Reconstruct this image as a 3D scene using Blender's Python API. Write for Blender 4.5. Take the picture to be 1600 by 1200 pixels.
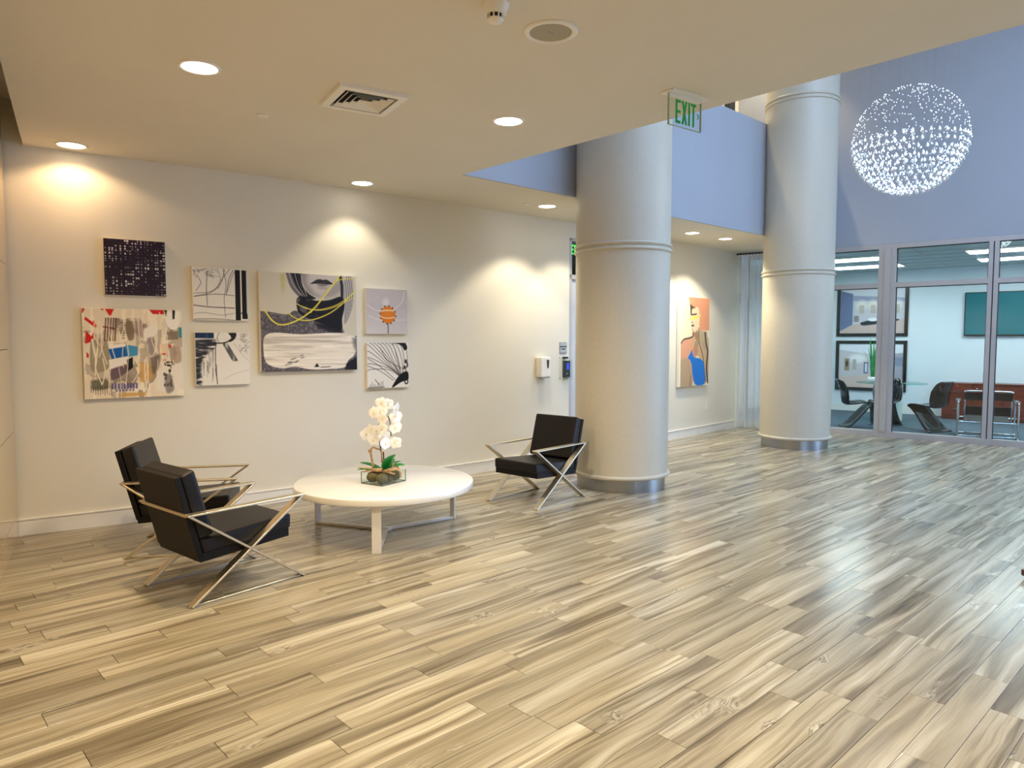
import bpy, bmesh, math, random
import numpy as np
from mathutils import Vector, Matrix

# ------------------------------------------------------------------ scene, camera, world, light
for o in list(bpy.data.objects):
    bpy.data.objects.remove(o)
S = bpy.context.scene
COL = S.collection
S.view_settings.view_transform = 'Standard'
S.view_settings.look = 'None'
S.view_settings.gamma = 1.0
S.view_settings.use_curve_mapping = False
S.view_settings.exposure = 0.1

cam_d = bpy.data.cameras.new('camera')
cam_d.sensor_width = 36.0
cam_d.lens = 36.0 * 1109.0 / 1600.0
cam_d.clip_start = 0.05
cam = bpy.data.objects.new('camera', cam_d)
COL.objects.link(cam)
cam.location = (0, 0, 1.54)
cam.rotation_euler = (math.radians(90 - 3.612), 0, math.radians(-43.0))
S.camera = cam

SKY = 7.6                     # daylight through the roof light of the tall hall
world = bpy.data.worlds.new('sky')
S.world = world
world.use_nodes = True
bg = world.node_tree.nodes['Background']
bg.inputs[0].default_value = (0.42, 0.62, 1.0, 1)
bg.inputs[1].default_value = SKY

DOWN_W = 108.0                  # watts of one downlight
TROFFER = 15.0                  # emission of the fluorescent panels
R = math.radians
rng = random.Random(7)

# ------------------------------------------------------------------ helpers: objects
def link(o, parent=None):
    COL.objects.link(o)
    if parent is not None:
        o.parent = parent
    return o

def tag(o, label=None, cat=None, group=None, kind=None):
    if label: o['label'] = label
    if cat: o['category'] = cat
    if group: o['group'] = group
    if kind: o['kind'] = kind
    return o

def thing(name, label, cat, loc=(0, 0, 0), rz=0.0, group=None):
    o = bpy.data.objects.new(name, None)
    o.empty_display_size = 0.1
    link(o)
    o.location = loc
    o.rotation_euler = (0, 0, rz)
    return tag(o, label, cat, group)

class MB:
    """collects geometry, then links it as ONE mesh object"""
    def __init__(s):
        s.v = []; s.f = []; s.smooth = []
    def add(s, v, f, smooth=False):
        n = len(s.v)
        s.v += [tuple(p) for p in v]
        s.f += [tuple(i + n for i in q) for q in f]
        s.smooth += [smooth] * len(f)
        return s
    def box(s, c, d, rz=0.0, M=None):
        x, y, z = d[0] / 2, d[1] / 2, d[2] / 2
        v = [Vector((sx * x, sy * y, sz * z)) for sz in (-1, 1) for sy in (-1, 1) for sx in (-1, 1)]
        if M is None:
            M = Matrix.Translation(c) @ Matrix.Rotation(rz, 4, 'Z')
        v = [M @ p for p in v]
        f = [(0, 2, 3, 1), (4, 5, 7, 6), (0, 1, 5, 4), (2, 6, 7, 3), (0, 4, 6, 2), (1, 3, 7, 5)]
        return s.add(v, f)
    def b(s, x0, x1, y0, y1, z0, z1):
        return s.box(((x0 + x1) / 2, (y0 + y1) / 2, (z0 + z1) / 2), (abs(x1 - x0), abs(y1 - y0), abs(z1 - z0)))
    def prism(s, pts, z0, z1, M=None):
        """polygon in xy (counter-clockwise), extruded in z"""
        n = len(pts)
        v = [Vector((p[0], p[1], z0)) for p in pts] + [Vector((p[0], p[1], z1)) for p in pts]
        if M is not None:
            v = [M @ p for p in v]
        f = [tuple(range(n))[::-1], tuple(range(n, 2 * n))]
        f += [(i, (i + 1) % n, n + (i + 1) % n, n + i) for i in range(n)]
        return s.add(v, f)
    def lathe(s, prof, seg=32, c=(0, 0, 0), smooth=True, M=None):
        v = []; f = []
        n = len(prof)
        for k in range(seg):
            a = 2 * math.pi * k / seg
            for r, z in prof:
                v.append(Vector((r * math.cos(a), r * math.sin(a), z)))
        if M is None:
            M = Matrix.Translation(c)
        v = [M @ p for p in v]
        for k in range(seg):
            k2 = (k + 1) % seg
            for i in range(n - 1):
                f.append((k * n + i, k2 * n + i, k2 * n + i + 1, k * n + i + 1))
        return s.add(v, f, smooth)
    def tube(s, pts, r, seg=8, closed=False, smooth=True, cap=True):
        """round tube, r a number or one per point"""
        P = [Vector(p) for p in pts]
        n = len(P)
        rs = r if isinstance(r, (list, tuple)) else [r] * n
        v = []; f = []
        up = None
        for i in range(n):
            if closed:
                t = (P[(i + 1) % n] - P[i - 1]).normalized()
            else:
                t = (P[min(i + 1, n - 1)] - P[max(i - 1, 0)]).normalized()
            if up is None:
                up = Vector((0, 0, 1)) if abs(t.z) < 0.9 else Vector((1, 0, 0))
            sd = t.cross(up)
            if sd.length < 1e-6:
                sd = t.orthogonal()
            sd.normalize()
            up = sd.cross(t).normalized()
            for k in range(seg):
                a = 2 * math.pi * k / seg
                v.append(P[i] + (sd * math.cos(a) + up * math.sin(a)) * rs[i])
        m = n if closed else n - 1
        for i in range(m):
            for k in range(seg):
                k2 = (k + 1) % seg
                j = (i + 1) % n
                f.append((i * seg + k, i * seg + k2, j * seg + k2, j * seg + k))
        s.add(v, f, smooth)
        if cap and not closed:
            s.add([v[k] for k in range(seg)], [tuple(range(seg))[::-1]])
            s.add([v[(n - 1) * seg + k] for k in range(seg)], [tuple(range(seg))])
        return s
    def bar(s, p, q, w, t, wdir):
        """flat bar from p to q; w along wdir, t across"""
        p = Vector(p); q = Vector(q); d = (q - p); L = d.length; d.normalize()
        wd = Vector(wdir); wd = (wd - d * wd.dot(d)).normalized(); td = d.cross(wd)
        M = Matrix((( d.x, wd.x, td.x, (p.x + q.x) / 2), (d.y, wd.y, td.y, (p.y + q.y) / 2),
                    (d.z, wd.z, td.z, (p.z + q.z) / 2), (0, 0, 0, 1)))
        return s.box(None, (L, w, t), M=M)
    def mesh(s, name):
        me = bpy.data.meshes.new(name)
        me.from_pydata(s.v, [], s.f)
        me.polygons.foreach_set('use_smooth', s.smooth)
        me.update()
        return me
    def build(s, name, m, parent=None, bevel=0.0, seg=2, fix=True):
        me = s.mesh(name)
        if fix or bevel:
            bm = bmesh.new(); bm.from_mesh(me)
            bmesh.ops.recalc_face_normals(bm, faces=bm.faces)
            if bevel:
                bmesh.ops.bevel(bm, geom=[e for e in bm.edges if len(e.link_faces) == 2 and e.calc_face_angle(0) > 0.5],
                                offset=bevel, segments=seg, affect='EDGES', profile=0.6)
            bm.to_mesh(me); bm.free()
        me.materials.append(m)
        return link(bpy.data.objects.new(name, me), parent)

def struct(name, mb, m, label=None, **k):
    o = mb.build(name, m, **k)
    o['kind'] = 'structure'
    if label: o['label'] = label
    return o

def copy_tree(o, parent=None):
    c = o.copy(); link(c, parent)
    for ch in list(o.children):
        copy_tree(ch, c)
    return c

# ------------------------------------------------------------------ helpers: materials
def lin(c):
    return tuple((x / 12.92 if x <= 0.04045 else ((x + 0.055) / 1.055) ** 2.4) for x in c)

def hexc(h):
    return lin(tuple(int(h[i:i + 2], 16) / 255 for i in (0, 2, 4)))

def node(nt, t, **k):
    n = nt.nodes.new(t)
    for a, b in k.items():
        setattr(n, a, b)
    return n

def mat(name, col, rough=0.5, metal=0.0, var=0.05, scale=6.0, bump=0.0, bscale=200.0, spec=0.5, coat=0.0, trans=0.0, stretch=None, emit=None):
    """Principled surface whose colour drifts a little with a noise texture"""
    m = bpy.data.materials.new(name); m.use_nodes = True
    nt = m.node_tree; p = nt.nodes['Principled BSDF']
    c = hexc(col) if isinstance(col, str) else col
    tc = node(nt, 'ShaderNodeTexCoord')
    mp = node(nt, 'ShaderNodeMapping')
    if stretch: mp.inputs['Scale'].default_value = stretch
    nt.links.new(tc.outputs['Object'], mp.inputs[0])
    nz = node(nt, 'ShaderNodeTexNoise'); nz.inputs['Scale'].default_value = scale; nz.inputs['Detail'].default_value = 4
    nt.links.new(mp.outputs[0], nz.inputs[0])
    r = node(nt, 'ShaderNodeValToRGB')
    r.color_ramp.elements[0].position = 0.3; r.color_ramp.elements[1].position = 0.7
    r.color_ramp.elements[0].color = (*[max(0, x * (1 - var)) for x in c], 1)
    r.color_ramp.elements[1].color = (*[min(1, x * (1 + var)) for x in c], 1)
    nt.links.new(nz.outputs[0], r.inputs[0]); nt.links.new(r.outputs[0], p.inputs['Base Color'])
    p.inputs['Roughness'].default_value = rough; p.inputs['Metallic'].default_value = metal
    p.inputs['Specular IOR Level'].default_value = spec
    p.inputs['Coat Weight'].default_value = coat
    p.inputs['Transmission Weight'].default_value = trans
    if bump:
        n2 = node(nt, 'ShaderNodeTexNoise'); n2.inputs['Scale'].default_value = bscale; n2.inputs['Detail'].default_value = 3
        nt.links.new(mp.outputs[0], n2.inputs[0])
        bp = node(nt, 'ShaderNodeBump'); bp.inputs['Strength'].default_value = bump; bp.inputs['Distance'].default_value = 0.01
        nt.links.new(n2.outputs[0], bp.inputs['Height']); nt.links.new(bp.outputs[0], p.inputs['Normal'])
    if emit:
        p.inputs['Emission Color'].default_value = (*emit[0], 1); p.inputs['Emission Strength'].default_value = emit[1]
    return m

def glass(name, tint, refl=1.0):
    """thin pane: tinted see-through with a mirror share that grows at grazing angles"""
    m = bpy.data.materials.new(name); m.use_nodes = True
    nt = m.node_tree; nt.nodes.clear()
    out = node(nt, 'ShaderNodeOutputMaterial'); mx = node(nt, 'ShaderNodeMixShader')
    tr = node(nt, 'ShaderNodeBsdfTransparent'); gl = node(nt, 'ShaderNodeBsdfGlossy'); fr = node(nt, 'ShaderNodeLayerWeight'); fr.inputs[0].default_value = 0.5
    pw = node(nt, 'ShaderNodeMath', operation='POWER'); pw.inputs[1].default_value = 4.0
    ml = node(nt, 'ShaderNodeMath', operation='MULTIPLY_ADD'); ml.inputs[1].default_value = 0.8 * refl; ml.inputs[2].default_value = 0.03 * refl
    tr.inputs[0].default_value = (*tint, 1); gl.inputs['Roughness'].default_value = 0.02
    nt.links.new(fr.outputs['Facing'], pw.inputs[0]); nt.links.new(pw.outputs[0], ml.inputs[0]); nt.links.new(ml.outputs[0], mx.inputs[0])
    nt.links.new(tr.outputs[0], mx.inputs[1]); nt.links.new(gl.outputs[0], mx.inputs[2]); nt.links.new(mx.outputs[0], out.inputs[0])
    return m

def emitter(name, col, s):
    m = bpy.data.materials.new(name); m.use_nodes = True
    nt = m.node_tree; p = nt.nodes['Principled BSDF']
    p.inputs['Base Color'].default_value = (0.8, 0.8, 0.8, 1)
    p.inputs['Emission Color'].default_value = (*col, 1); p.inputs['Emission Strength'].default_value = s
    return m

def print_mat(name, rough=0.35):
    m = bpy.data.materials.new(name); m.use_nodes = True
    nt = m.node_tree; p = nt.nodes['Principled BSDF']
    a = node(nt, 'ShaderNodeVertexColor', layer_name='ink')
    nt.links.new(a.outputs[0], p.inputs['Base Color']); p.inputs['Roughness'].default_value = rough; p.inputs['Specular IOR Level'].default_value = 0.25
    return m

def wood_floor():
    m = bpy.data.materials.new('plank_wood'); m.use_nodes = True
    nt = m.node_tree; p = nt.nodes['Principled BSDF']; L = nt.links.new
    geo = node(nt, 'ShaderNodeNewGeometry')
    at = node(nt, 'ShaderNodeAttribute', attribute_name='rnd')
    off = node(nt, 'ShaderNodeVectorMath', operation='SCALE'); off.inputs['Scale'].default_value = 37.0
    cmb = node(nt, 'ShaderNodeCombineXYZ')
    L(at.outputs['Fac'], cmb.inputs[0]); L(at.outputs['Fac'], cmb.inputs[1]); L(at.outputs['Fac'], cmb.inputs[2])
    L(cmb.outputs[0], off.inputs[0])
    add = node(nt, 'ShaderNodeVectorMath', operation='ADD'); L(geo.outputs['Position'], add.inputs[0]); L(off.outputs[0], add.inputs[1])
    def noise(sx, sy, sc, det, dist, rough=0.5):
        mp = node(nt, 'ShaderNodeMapping'); mp.inputs['Scale'].default_value = (sx, sy, 1.0); L(add.outputs[0], mp.inputs[0])
        n = node(nt, 'ShaderNodeTexNoise'); n.inputs['Scale'].default_value = sc; n.inputs['Detail'].default_value = det
        n.inputs['Distortion'].default_value = dist; n.inputs['Roughness'].default_value = rough
        L(mp.outputs[0], n.inputs[0]); return n
    def ramp(src, stops):
        r = node(nt, 'ShaderNodeValToRGB'); e = r.color_ramp.elements
        while len(e) < len(stops): e.new(0.5)
        for k, (pos, c) in enumerate(stops):
            e[k].position = pos; e[k].color = (*c, 1)
        L(src, r.inputs[0]); return r
    def mix(a, b, f, t='MIX'):
        x = node(nt, 'ShaderNodeMix', data_type='RGBA', blend_type=t)
        L(a, x.inputs[6]); L(b, x.inputs[7])
        if isinstance(f, float): x.inputs[0].default_value = f
        else: L(f, x.inputs[0])
        return x.outputs[2]
    # second random number of the plank
    m2 = node(nt, 'ShaderNodeMath', operation='MULTIPLY'); m2.inputs[1].default_value = 7.31; L(at.outputs['Fac'], m2.inputs[0])
    r2 = node(nt, 'ShaderNodeMath', operation='FRACT'); L(m2.outputs[0], r2.inputs[0])
    # the grain wanders: push the coordinates sideways with a slow noise
    wob = noise(1.3, 3.0, 1.2, 2.0, 0.0)
    wsc = node(nt, 'ShaderNodeMath', operation='MULTIPLY_ADD'); wsc.inputs[1].default_value = 0.07; wsc.inputs[2].default_value = -0.035; L(wob.outputs[0], wsc.inputs[0])
    wv = node(nt, 'ShaderNodeCombineXYZ'); L(wsc.outputs[0], wv.inputs[1])
    add2 = node(nt, 'ShaderNodeVectorMath', operation='ADD'); L(add.outputs[0], add2.inputs[0]); L(wv.outputs[0], add2.inputs[1]); add = add2
    # broad figure: pale sapwood bands swinging into darker heartwood
    n1 = noise(0.42, 8.0, 1.5, 2.5, 0.7)
    base = ramp(n1.outputs[0], [(0.30, hexc('75664e')), (0.41, hexc('97876a')), (0.50, hexc('b5a585')), (0.58, hexc('c4b596')), (0.70, hexc('e0d3b5'))])
    # dark heartwood streaks of uneven width
    n2 = noise(0.38, 19.0, 2.0, 4.0, 0.9, 0.6)
    st = ramp(n2.outputs[0], [(0.33, (0.36, 0.33, 0.28)), (0.44, (0.78, 0.76, 0.72)), (0.52, (1, 1, 1))])
    c = mix(base.outputs[0], st.outputs[0], 0.75, 'MULTIPLY')
    # plain planks between the figured ones
    pln = ramp(n1.outputs[0], [(0.35, hexc('a39373')), (0.65, hexc('c3b391'))])
    pf = node(nt, 'ShaderNodeMapRange'); pf.inputs[1].default_value = 0.45; pf.inputs[2].default_value = 1.0; pf.inputs[3].default_value = 0.0; pf.inputs[4].default_value = 0.75
    L(r2.outputs[0], pf.inputs[0])
    c = mix(c, pln.outputs[0], pf.outputs[0])
    # fine grain
    n3 = noise(2.0, 90.0, 3.0, 3.0, 0.2)
    gr = ramp(n3.outputs[0], [(0.3, (0.84, 0.83, 0.81)), (0.6, (1, 1, 1))])
    c = mix(c, gr.outputs[0], 0.8, 'MULTIPLY')
    # knots and curly patches here and there
    n4 = noise(2.2, 5.0, 1.3, 1.0, 0.0)
    kn = ramp(n4.outputs[0], [(0.68, (0, 0, 0)), (0.76, (1, 1, 1))])
    n5 = noise(3.0, 9.0, 3.0, 4.0, 3.5)
    kc = ramp(n5.outputs[0], [(0.35, hexc('6f604a')), (0.6, hexc('cfc1a2'))])
    c = mix(c, kc.outputs[0], kn.outputs[0])
    # one tone for each plank
    hue = ramp(at.outputs['Fac'], [(0.0, (0.66, 0.685, 0.74)), (0.5, (0.79, 0.815, 0.865)), (1.0, (0.90, 0.925, 0.97))])
    c = mix(c, hue.outputs[0], 1.0, 'MULTIPLY')
    L(c, p.inputs['Base Color'])
    rr = node(nt, 'ShaderNodeMapRange'); rr.inputs[3].default_value = 0.17; rr.inputs[4].default_value = 0.28
    L(n1.outputs[0], rr.inputs[0]); L(rr.outputs[0], p.inputs['Roughness'])
    p.inputs['Specular IOR Level'].default_value = 0.65
    return m

M = dict(
    wall=mat('wall_paint', 'ded8c8', 0.75, var=0.015, scale=2, bump=0.05, bscale=300),
    ceil=mat('ceiling_paint', 'dad3c3', 0.8, var=0.015, scale=2, bump=0.04, bscale=250),
    atrium=mat('grey_paint', 'a9acb2', 0.7, var=0.02, scale=2, bump=0.04, bscale=250),
    white=mat('white_trim', 'e9e6df', 0.4, var=0.02),
    column=mat('stippled_column_paint', 'cbc2ad', 0.38, var=0.03, scale=40, bump=0.12, bscale=160),
    steel=mat('brushed_steel', 'a5a6a6', 0.32, metal=1.0, var=0.06, scale=3, stretch=(1, 1, 30)),
    stone=mat('polished_stone', 'cbb18a', 0.08, var=0.10, scale=3, spec=0.8),
    grout=mat('grout', '4c4438', 0.9),
    alum=mat('aluminium_frame', 'b9b4b0', 0.45, metal=0.25, var=0.03),
    gasket=mat('dark_gasket', '2a2f33', 0.6),
    leather=mat('black_leather', '0f0b0c', 0.40, var=0.25, scale=5, bump=0.10, bscale=60, spec=0.35),
    leather2=mat('black_panel_leather', '0b090c', 0.5, var=0.25, scale=4, bump=0.05, bscale=40, spec=0.25),
    champagne=mat('champagne_metal', 'd8ccb3', 0.38, metal=1.0, var=0.04, scale=20),
    lacquer=mat('white_lacquer', 'efece4', 0.12, var=0.03, scale=4, coat=0.4),
    whitemetal=mat('white_metal', 'e4dfd6', 0.35, var=0.02),
    canvas=mat('canvas_edge', 'efe8da', 0.8, var=0.03),
    ink=print_mat('printed_canvas', 0.5),
    photo=print_mat('photo_print', 0.25),
    green=mat('sign_green', '0d8a2c', 0.5, var=0.05, emit=((0.01, 0.4, 0.04), 0.12)),
    blackpl=mat('black_plastic', '0f1011', 0.25),
    gloss=mat('gloss_black_plastic', '0c0f12', 0.10, var=0.1),
    chrome=mat('chrome', 'd5d8da', 0.08, metal=1.0, var=0.03),
    mahog=mat('mahogany', '6b2a1c', 0.22, var=0.35, scale=2.5, stretch=(1, 1, 7)),
    carpet=mat('blue_grey_carpet', '4d5d68', 0.95, var=0.2, scale=120, bump=0.3, bscale=400),
    confwall=mat('cool_white_wall', 'd9e2e5', 0.7, var=0.015),
    conftile=mat('ceiling_tile', 'b9c9ca', 0.9, var=0.05, scale=60),
    screen=mat('tv_screen_teal_reflection', '0b6f78', 0.18, var=0.08, scale=2),  # switched-off television: teal room reflection is put into the base colour
    leaf=mat('leaf_green', '1f8a3a', 0.3, var=0.35, scale=9),
    leafdark=mat('orchid_leaf', '167a2c', 0.25, var=0.35, scale=8),
    petal=mat('orchid_petal', 'fcfbf9', 0.5, var=0.03),
    lip=mat('orchid_lip', 'd9cf9a', 0.5, var=0.2),
    stem=mat('brown_stem', '4a4124', 0.6, var=0.2),
    drift=mat('driftwood', 'b89468', 0.8, var=0.35, scale=30, bump=0.4, bscale=80),
    moss=mat('mossy_stone', '665a30', 0.8, var=0.45, scale=14, bump=0.5, bscale=40),
    wood=mat('dark_brown_wood', '4a2a20', 0.4, var=0.2),
    plate=mat('grey_plate', '8f9496', 0.4, var=0.05),
    offwhite=mat('off_white_plastic', 'e6e2d8', 0.4, var=0.02),
    grille=mat('speaker_grille', 'a49c86', 0.6, var=0.08, scale=300),
    bluelcd=mat('blue_display', '1020c0', 0.3, emit=((0.02, 0.05, 1.0), 0.9)),
    dark=mat('dark_void', '1b1a17', 0.9),
    cream=mat('cream_upper_wall', 'efe3cc', 0.7, var=0.02),
    lamp=emitter('downlight_lens', (1.0, 0.93, 0.80), 9.0),
    lampwarm=emitter('warm_downlight_lens', (1.0, 0.82, 0.58), 9.0),
    troffer=emitter('fluorescent_lens', (0.90, 0.98, 1.0), TROFFER),
    bead=emitter('fibre_tip', (0.95, 0.97, 1.0), 1.1),
    wire=mat('steel_wire', '8d9093', 0.4, metal=0.6),
    pane=glass('clear_pane', (0.90, 0.965, 0.97), 0.9),
    clear=glass('clear_glass', (0.97, 0.985, 0.965), 0.8),
    greenedge=mat('green_glass_edge', '2f4a1c', 0.15),
    tableglass=glass('green_table_glass', (0.62, 0.92, 0.86), 1.2),
    floor=wood_floor(),
)
# crystal: bright facets
def crystal_mat():
    m = bpy.data.materials.new('crystal'); m.use_nodes = True
    nt = m.node_tree; nt.nodes.clear()
    out = node(nt, 'ShaderNodeOutputMaterial'); mx = node(nt, 'ShaderNodeMixShader'); mx.inputs[0].default_value = 0.7
    g = node(nt, 'ShaderNodeBsdfGlass'); g.inputs['Roughness'].default_value = 0.02; g.inputs['IOR'].default_value = 1.6
    s = node(nt, 'ShaderNodeBsdfGlossy'); s.inputs['Roughness'].default_value = 0.12; s.inputs[0].default_value = (0.93, 0.96, 1, 1)
    nt.links.new(g.outputs[0], mx.inputs[1]); nt.links.new(s.outputs[0], mx.inputs[2]); nt.links.new(mx.outputs[0], out.inputs[0])
    return m
M['crystal'] = crystal_mat()
def sheer_mat():
    m = bpy.data.materials.new('sheer_voile'); m.use_nodes = True
    nt = m.node_tree; nt.nodes.clear(); L = nt.links.new
    out = node(nt, 'ShaderNodeOutputMaterial'); a = node(nt, 'ShaderNodeMixShader'); b = node(nt, 'ShaderNodeMixShader')
    tr = node(nt, 'ShaderNodeBsdfTransparent'); tl = node(nt, 'ShaderNodeBsdfTranslucent'); df = node(nt, 'ShaderNodeBsdfDiffuse')
    nz = node(nt, 'ShaderNodeTexNoise'); nz.inputs['Scale'].default_value = 500
    mr = node(nt, 'ShaderNodeMapRange'); mr.inputs[3].default_value = 0.34; mr.inputs[4].default_value = 0.52
    L(nz.outputs[0], mr.inputs[0])
    for n in (tl, df): n.inputs[0].default_value = (0.86, 0.87, 0.88, 1)
    a.inputs[0].default_value = 0.5
    L(tl.outputs[0], a.inputs[1]); L(df.outputs[0], a.inputs[2])
    L(mr.outputs[0], b.inputs[0]); L(a.outputs[0], b.inputs[1]); L(tr.outputs[0], b.inputs[2]); L(b.outputs[0], out.inputs[0])
    return m
M['sheer'] = sheer_mat()

# ------------------------------------------------------------------ the room: measures
ZC = 3.025                    # low ceiling
XA, YB = 4.125, 5.06          # inner corner of the low ceiling; the tall hall lies at x > XA, y < YB
ZT = 7.0                      # ceiling of the tall hall
G0 = Vector((11.816, 4.907, 0)); GU = Vector((0.9911, 0.1335, 0)); GV = Vector((0.1335, -0.9911, 0))
GRZ = math.atan2(GU.y, GU.x)  # the glass front: GU into the meeting room, GV along the front to the right
def cf(a, v, z=0.0):
    p = G0 + GU * a + GV * v
    return Vector((p.x, p.y, z))
def cfbox(mb, a0, a1, v0, v1, z0, z1):
    c = cf((a0 + a1) / 2, (v0 + v1) / 2, (z0 + z1) / 2)
    return mb.box(c, (abs(a1 - a0), abs(v1 - v0), abs(z1 - z0)), rz=GRZ)

# gently bowed picture wall (plan of its face)
WK = [(-1.6, 7.10), (0.88, 6.655), (1.65, 6.52), (2.65, 6.39), (4.07, 6.27), (5.8, 6.205), (6.8, 6.2), (8.0, 6.225), (9.2, 6.27), (11.45, 6.40)]
def catmull(pts, n):
    out = []
    P = [Vector((*p, 0)[:3]) for p in pts]
    for i in range(len(P) - 1):
        p0 = P[max(i - 1, 0)]; p1 = P[i]; p2 = P[i + 1]; p3 = P[min(i + 2, len(P) - 1)]
        for k in range(n):
            t = k / n
            out.append(0.5 * ((2 * p1) + (p2 - p0) * t + (2 * p0 - 5 * p1 + 4 * p2 - p3) * t * t + (3 * p1 - p0 - 3 * p2 + p3) * t ** 3))
    out.append(P[-1])
    return out
WC = [(p.x, p.y) for p in catmull(WK, 6)]
def wy(x):
    return float(np.interp(x, [p[0] for p in WC], [p[1] for p in WC]))
def wang(x):
    return math.atan2(wy(x + 0.2) - wy(x - 0.2), 0.4)
def wall_strip(mb, x0, x1, z0, z1, front=0.0, back=0.16):
    xs = [x0] + [p[0] for p in WC if x0 + 1e-3 < p[0] < x1 - 1e-3] + [x1]
    pts = [(x, wy(x) - front) for x in xs] + [(x, wy(x) + back) for x in xs[::-1]]
    return mb.prism(pts, z0, z1)

# ------------------------------------------------------------------ floor with separate planks
PW, PL, GAP = 0.140, 0.92, 0.0024
def gx(y):                      # x of the glass front at y
    return G0.x + (y - G0.y) * GV.x / GV.y
slab = MB()
slab.prism([(-5, -7), (gx(-7), -7), (gx(7.4), 7.4), (-5, 7.4)], -0.12, -0.006)
floor = struct('floor', slab, M['grout'], 'grey-beige wood-look plank floor')
fw = Vector((math.cos(R(47)), math.sin(R(47)), 0)); rt = Vector((math.sin(R(47)), -math.cos(R(47)), 0))
def lwx(y):                     # x of the polished left wall at y
    return 0.895 + (y - 6.62) * 0.2255
planks = []
j = -57
y = 1.02 - 0.14 * 57
while y < 7.2:
    x = -5.0 + rng.uniform(0, PL)
    yc = y + PW / 2
    x = x - PL
    while x < gx(yc):
        x0 = max(x, -5.0); x1 = min(x + PL, gx(yc))
        if x1 - x0 > 0.05:
            planks.append((x0, x1, y, y + PW))
        x += PL
    y += PW
def view_rank(p):
    c = Vector(((p[0] + p[1]) / 2, (p[2] + p[3]) / 2, 0))
    d = c.dot(fw); s = c.dot(rt)
    if d < 1.9 or abs(s) > d * 0.75 + 0.35 or c.x < lwx(c.y) or c.y > wy(min(max(c.x, 0), 11)):
        return 1e9
    return d
order = sorted(range(len(planks)), key=lambda i: view_rank(planks[i]))
near = set(i for i in order[:300] if view_rank(planks[i]) < 1e8)
far_mb = MB(); far_r = []
def plank_geo(mb, p):
    x0, x1, y0, y1 = p[0] + GAP / 2, p[1] - GAP / 2, p[2] + GAP / 2, p[3] - GAP / 2
    e = 0.0005
    v = [(x0, y0, -0.006), (x1, y0, -0.006), (x1, y1, -0.006), (x0, y1, -0.006),
         (x0, y0, -e), (x1, y0, -e), (x1, y1, -e), (x0, y1, -e),
         (x0 + e, y0 + e, 0), (x1 - e, y0 + e, 0), (x1 - e, y1 - e, 0), (x0 + e, y1 - e, 0)]
    f = [(0, 1, 5, 4), (1, 2, 6, 5), (2, 3, 7, 6), (3, 0, 4, 7), (4, 5, 9, 8), (5, 6, 10, 9), (6, 7, 11, 10), (7, 4, 8, 11), (8, 9, 10, 11)]
    mb.add(v, f)
for i, p in enumerate(planks):
    r = rng.random()
    if i in near:
        mb = MB(); plank_geo(mb, p)
        o = mb.build('plank', M['floor'], floor, fix=False)
        a = o.data.attributes.new('rnd', 'FLOAT', 'POINT'); a.data.foreach_set('value', [r] * 12)
    else:
        plank_geo(far_mb, p); far_r += [r] * 12
o = far_mb.build('distant_planks', M['floor'], floor, fix=False)
a = o.data.attributes.new('rnd', 'FLOAT', 'POINT'); a.data.foreach_set('value', far_r)
o['kind'] = 'stuff'

# ------------------------------------------------------------------ walls and ceilings
DX0, DX1, DZ = 6.785, 8.05, 2.835          # door opening in the picture wall
w = MB()
wall_strip(w, -1.6, DX0, 0, 3.36)
wall_strip(w, DX1, 11.45, 0, 3.36)
wall_strip(w, DX0, DX1, DZ, 3.36)
struct('wall_back', w, M['wall'], 'pale grey wall hung with pictures')
bbm = MB()
for a_, b_ in ((0.86, DX0 - 0.02), (DX1 + 0.05, 11.42)):
    wall_strip(bbm, a_, b_, 0, 0.122, front=0.018, back=0.0); wall_strip(bbm, a_, b_, 0.122, 0.131, front=0.026, back=0.0)
struct('baseboard_back', bbm, M['white'], 'white baseboard along the picture wall')

# polished stone wall on the left: slab plus panels
lw = MB()
LWD = Vector((0.2255, 1, 0)).normalized(); LWA = math.atan2(LWD.y, LWD.x)
def lpt(s, off=0.0):            # s along the wall from the corner towards the camera, off = out of the wall
    p = Vector((0.895, 6.62, 0)) - LWD * s + Vector((LWD.y, -LWD.x, 0)) * off
    return p
p0 = lpt(6.2, -0.02)
c = lpt(5.95, -0.10)
lw.box((c.x, c.y, 1.68), (12.3, 0.18, 3.36), rz=LWA)
wl = struct('wall_left', lw, M['grout'], 'polished tan stone wall on the left edge')
zs = [0.0, 0.195, 0.83, 1.465, 2.10, 2.735, 3.36]
for s_ in range(10):
    for k in range(6):
        mb = MB(); c = lpt(0.6 + 1.2 * s_, 0.0)
        h = zs[k + 1] - zs[k] - 0.004
        mb.box((c.x, c.y, (zs[k] + zs[k + 1]) / 2), (1.196, 0.022, h), rz=LWA)
        mb.build('stone_panel', M['stone'], wl)

# low ceiling: an L-shaped slab with a slot on the left
def ssx(y):                     # left edge of the low ceiling
    return 1.055 + (y - 6.706) * 0.2017
ce = MB()
xs = [p for p in WC if p[0] > 1.05]
poly = [(ssx(-7), -7), (XA, -7), (XA, YB + 0.03), (gx(YB) + 0.05, YB + 0.03), (gx(6.5) + 0.05, 6.5)] + [(p[0], p[1] + 0.02) for p in xs[::-1]] + [(1.046, wy(1.046) + 0.02)]
ce.prism(poly, ZC, 3.42)
struct('ceiling', ce, M['ceil'], 'low cream ceiling with downlights')
hi = MB()
hi.prism([(lwx(-7) - 0.3, -7), (ssx(-7) + 0.05, -7), (ssx(7) + 0.05, 7.2), (lwx(7) - 0.3, 7.2)], 3.36, 3.46)
struct('ceiling_slot', hi, M['ceil'], 'raised ceiling strip beside the stone wall')

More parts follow.
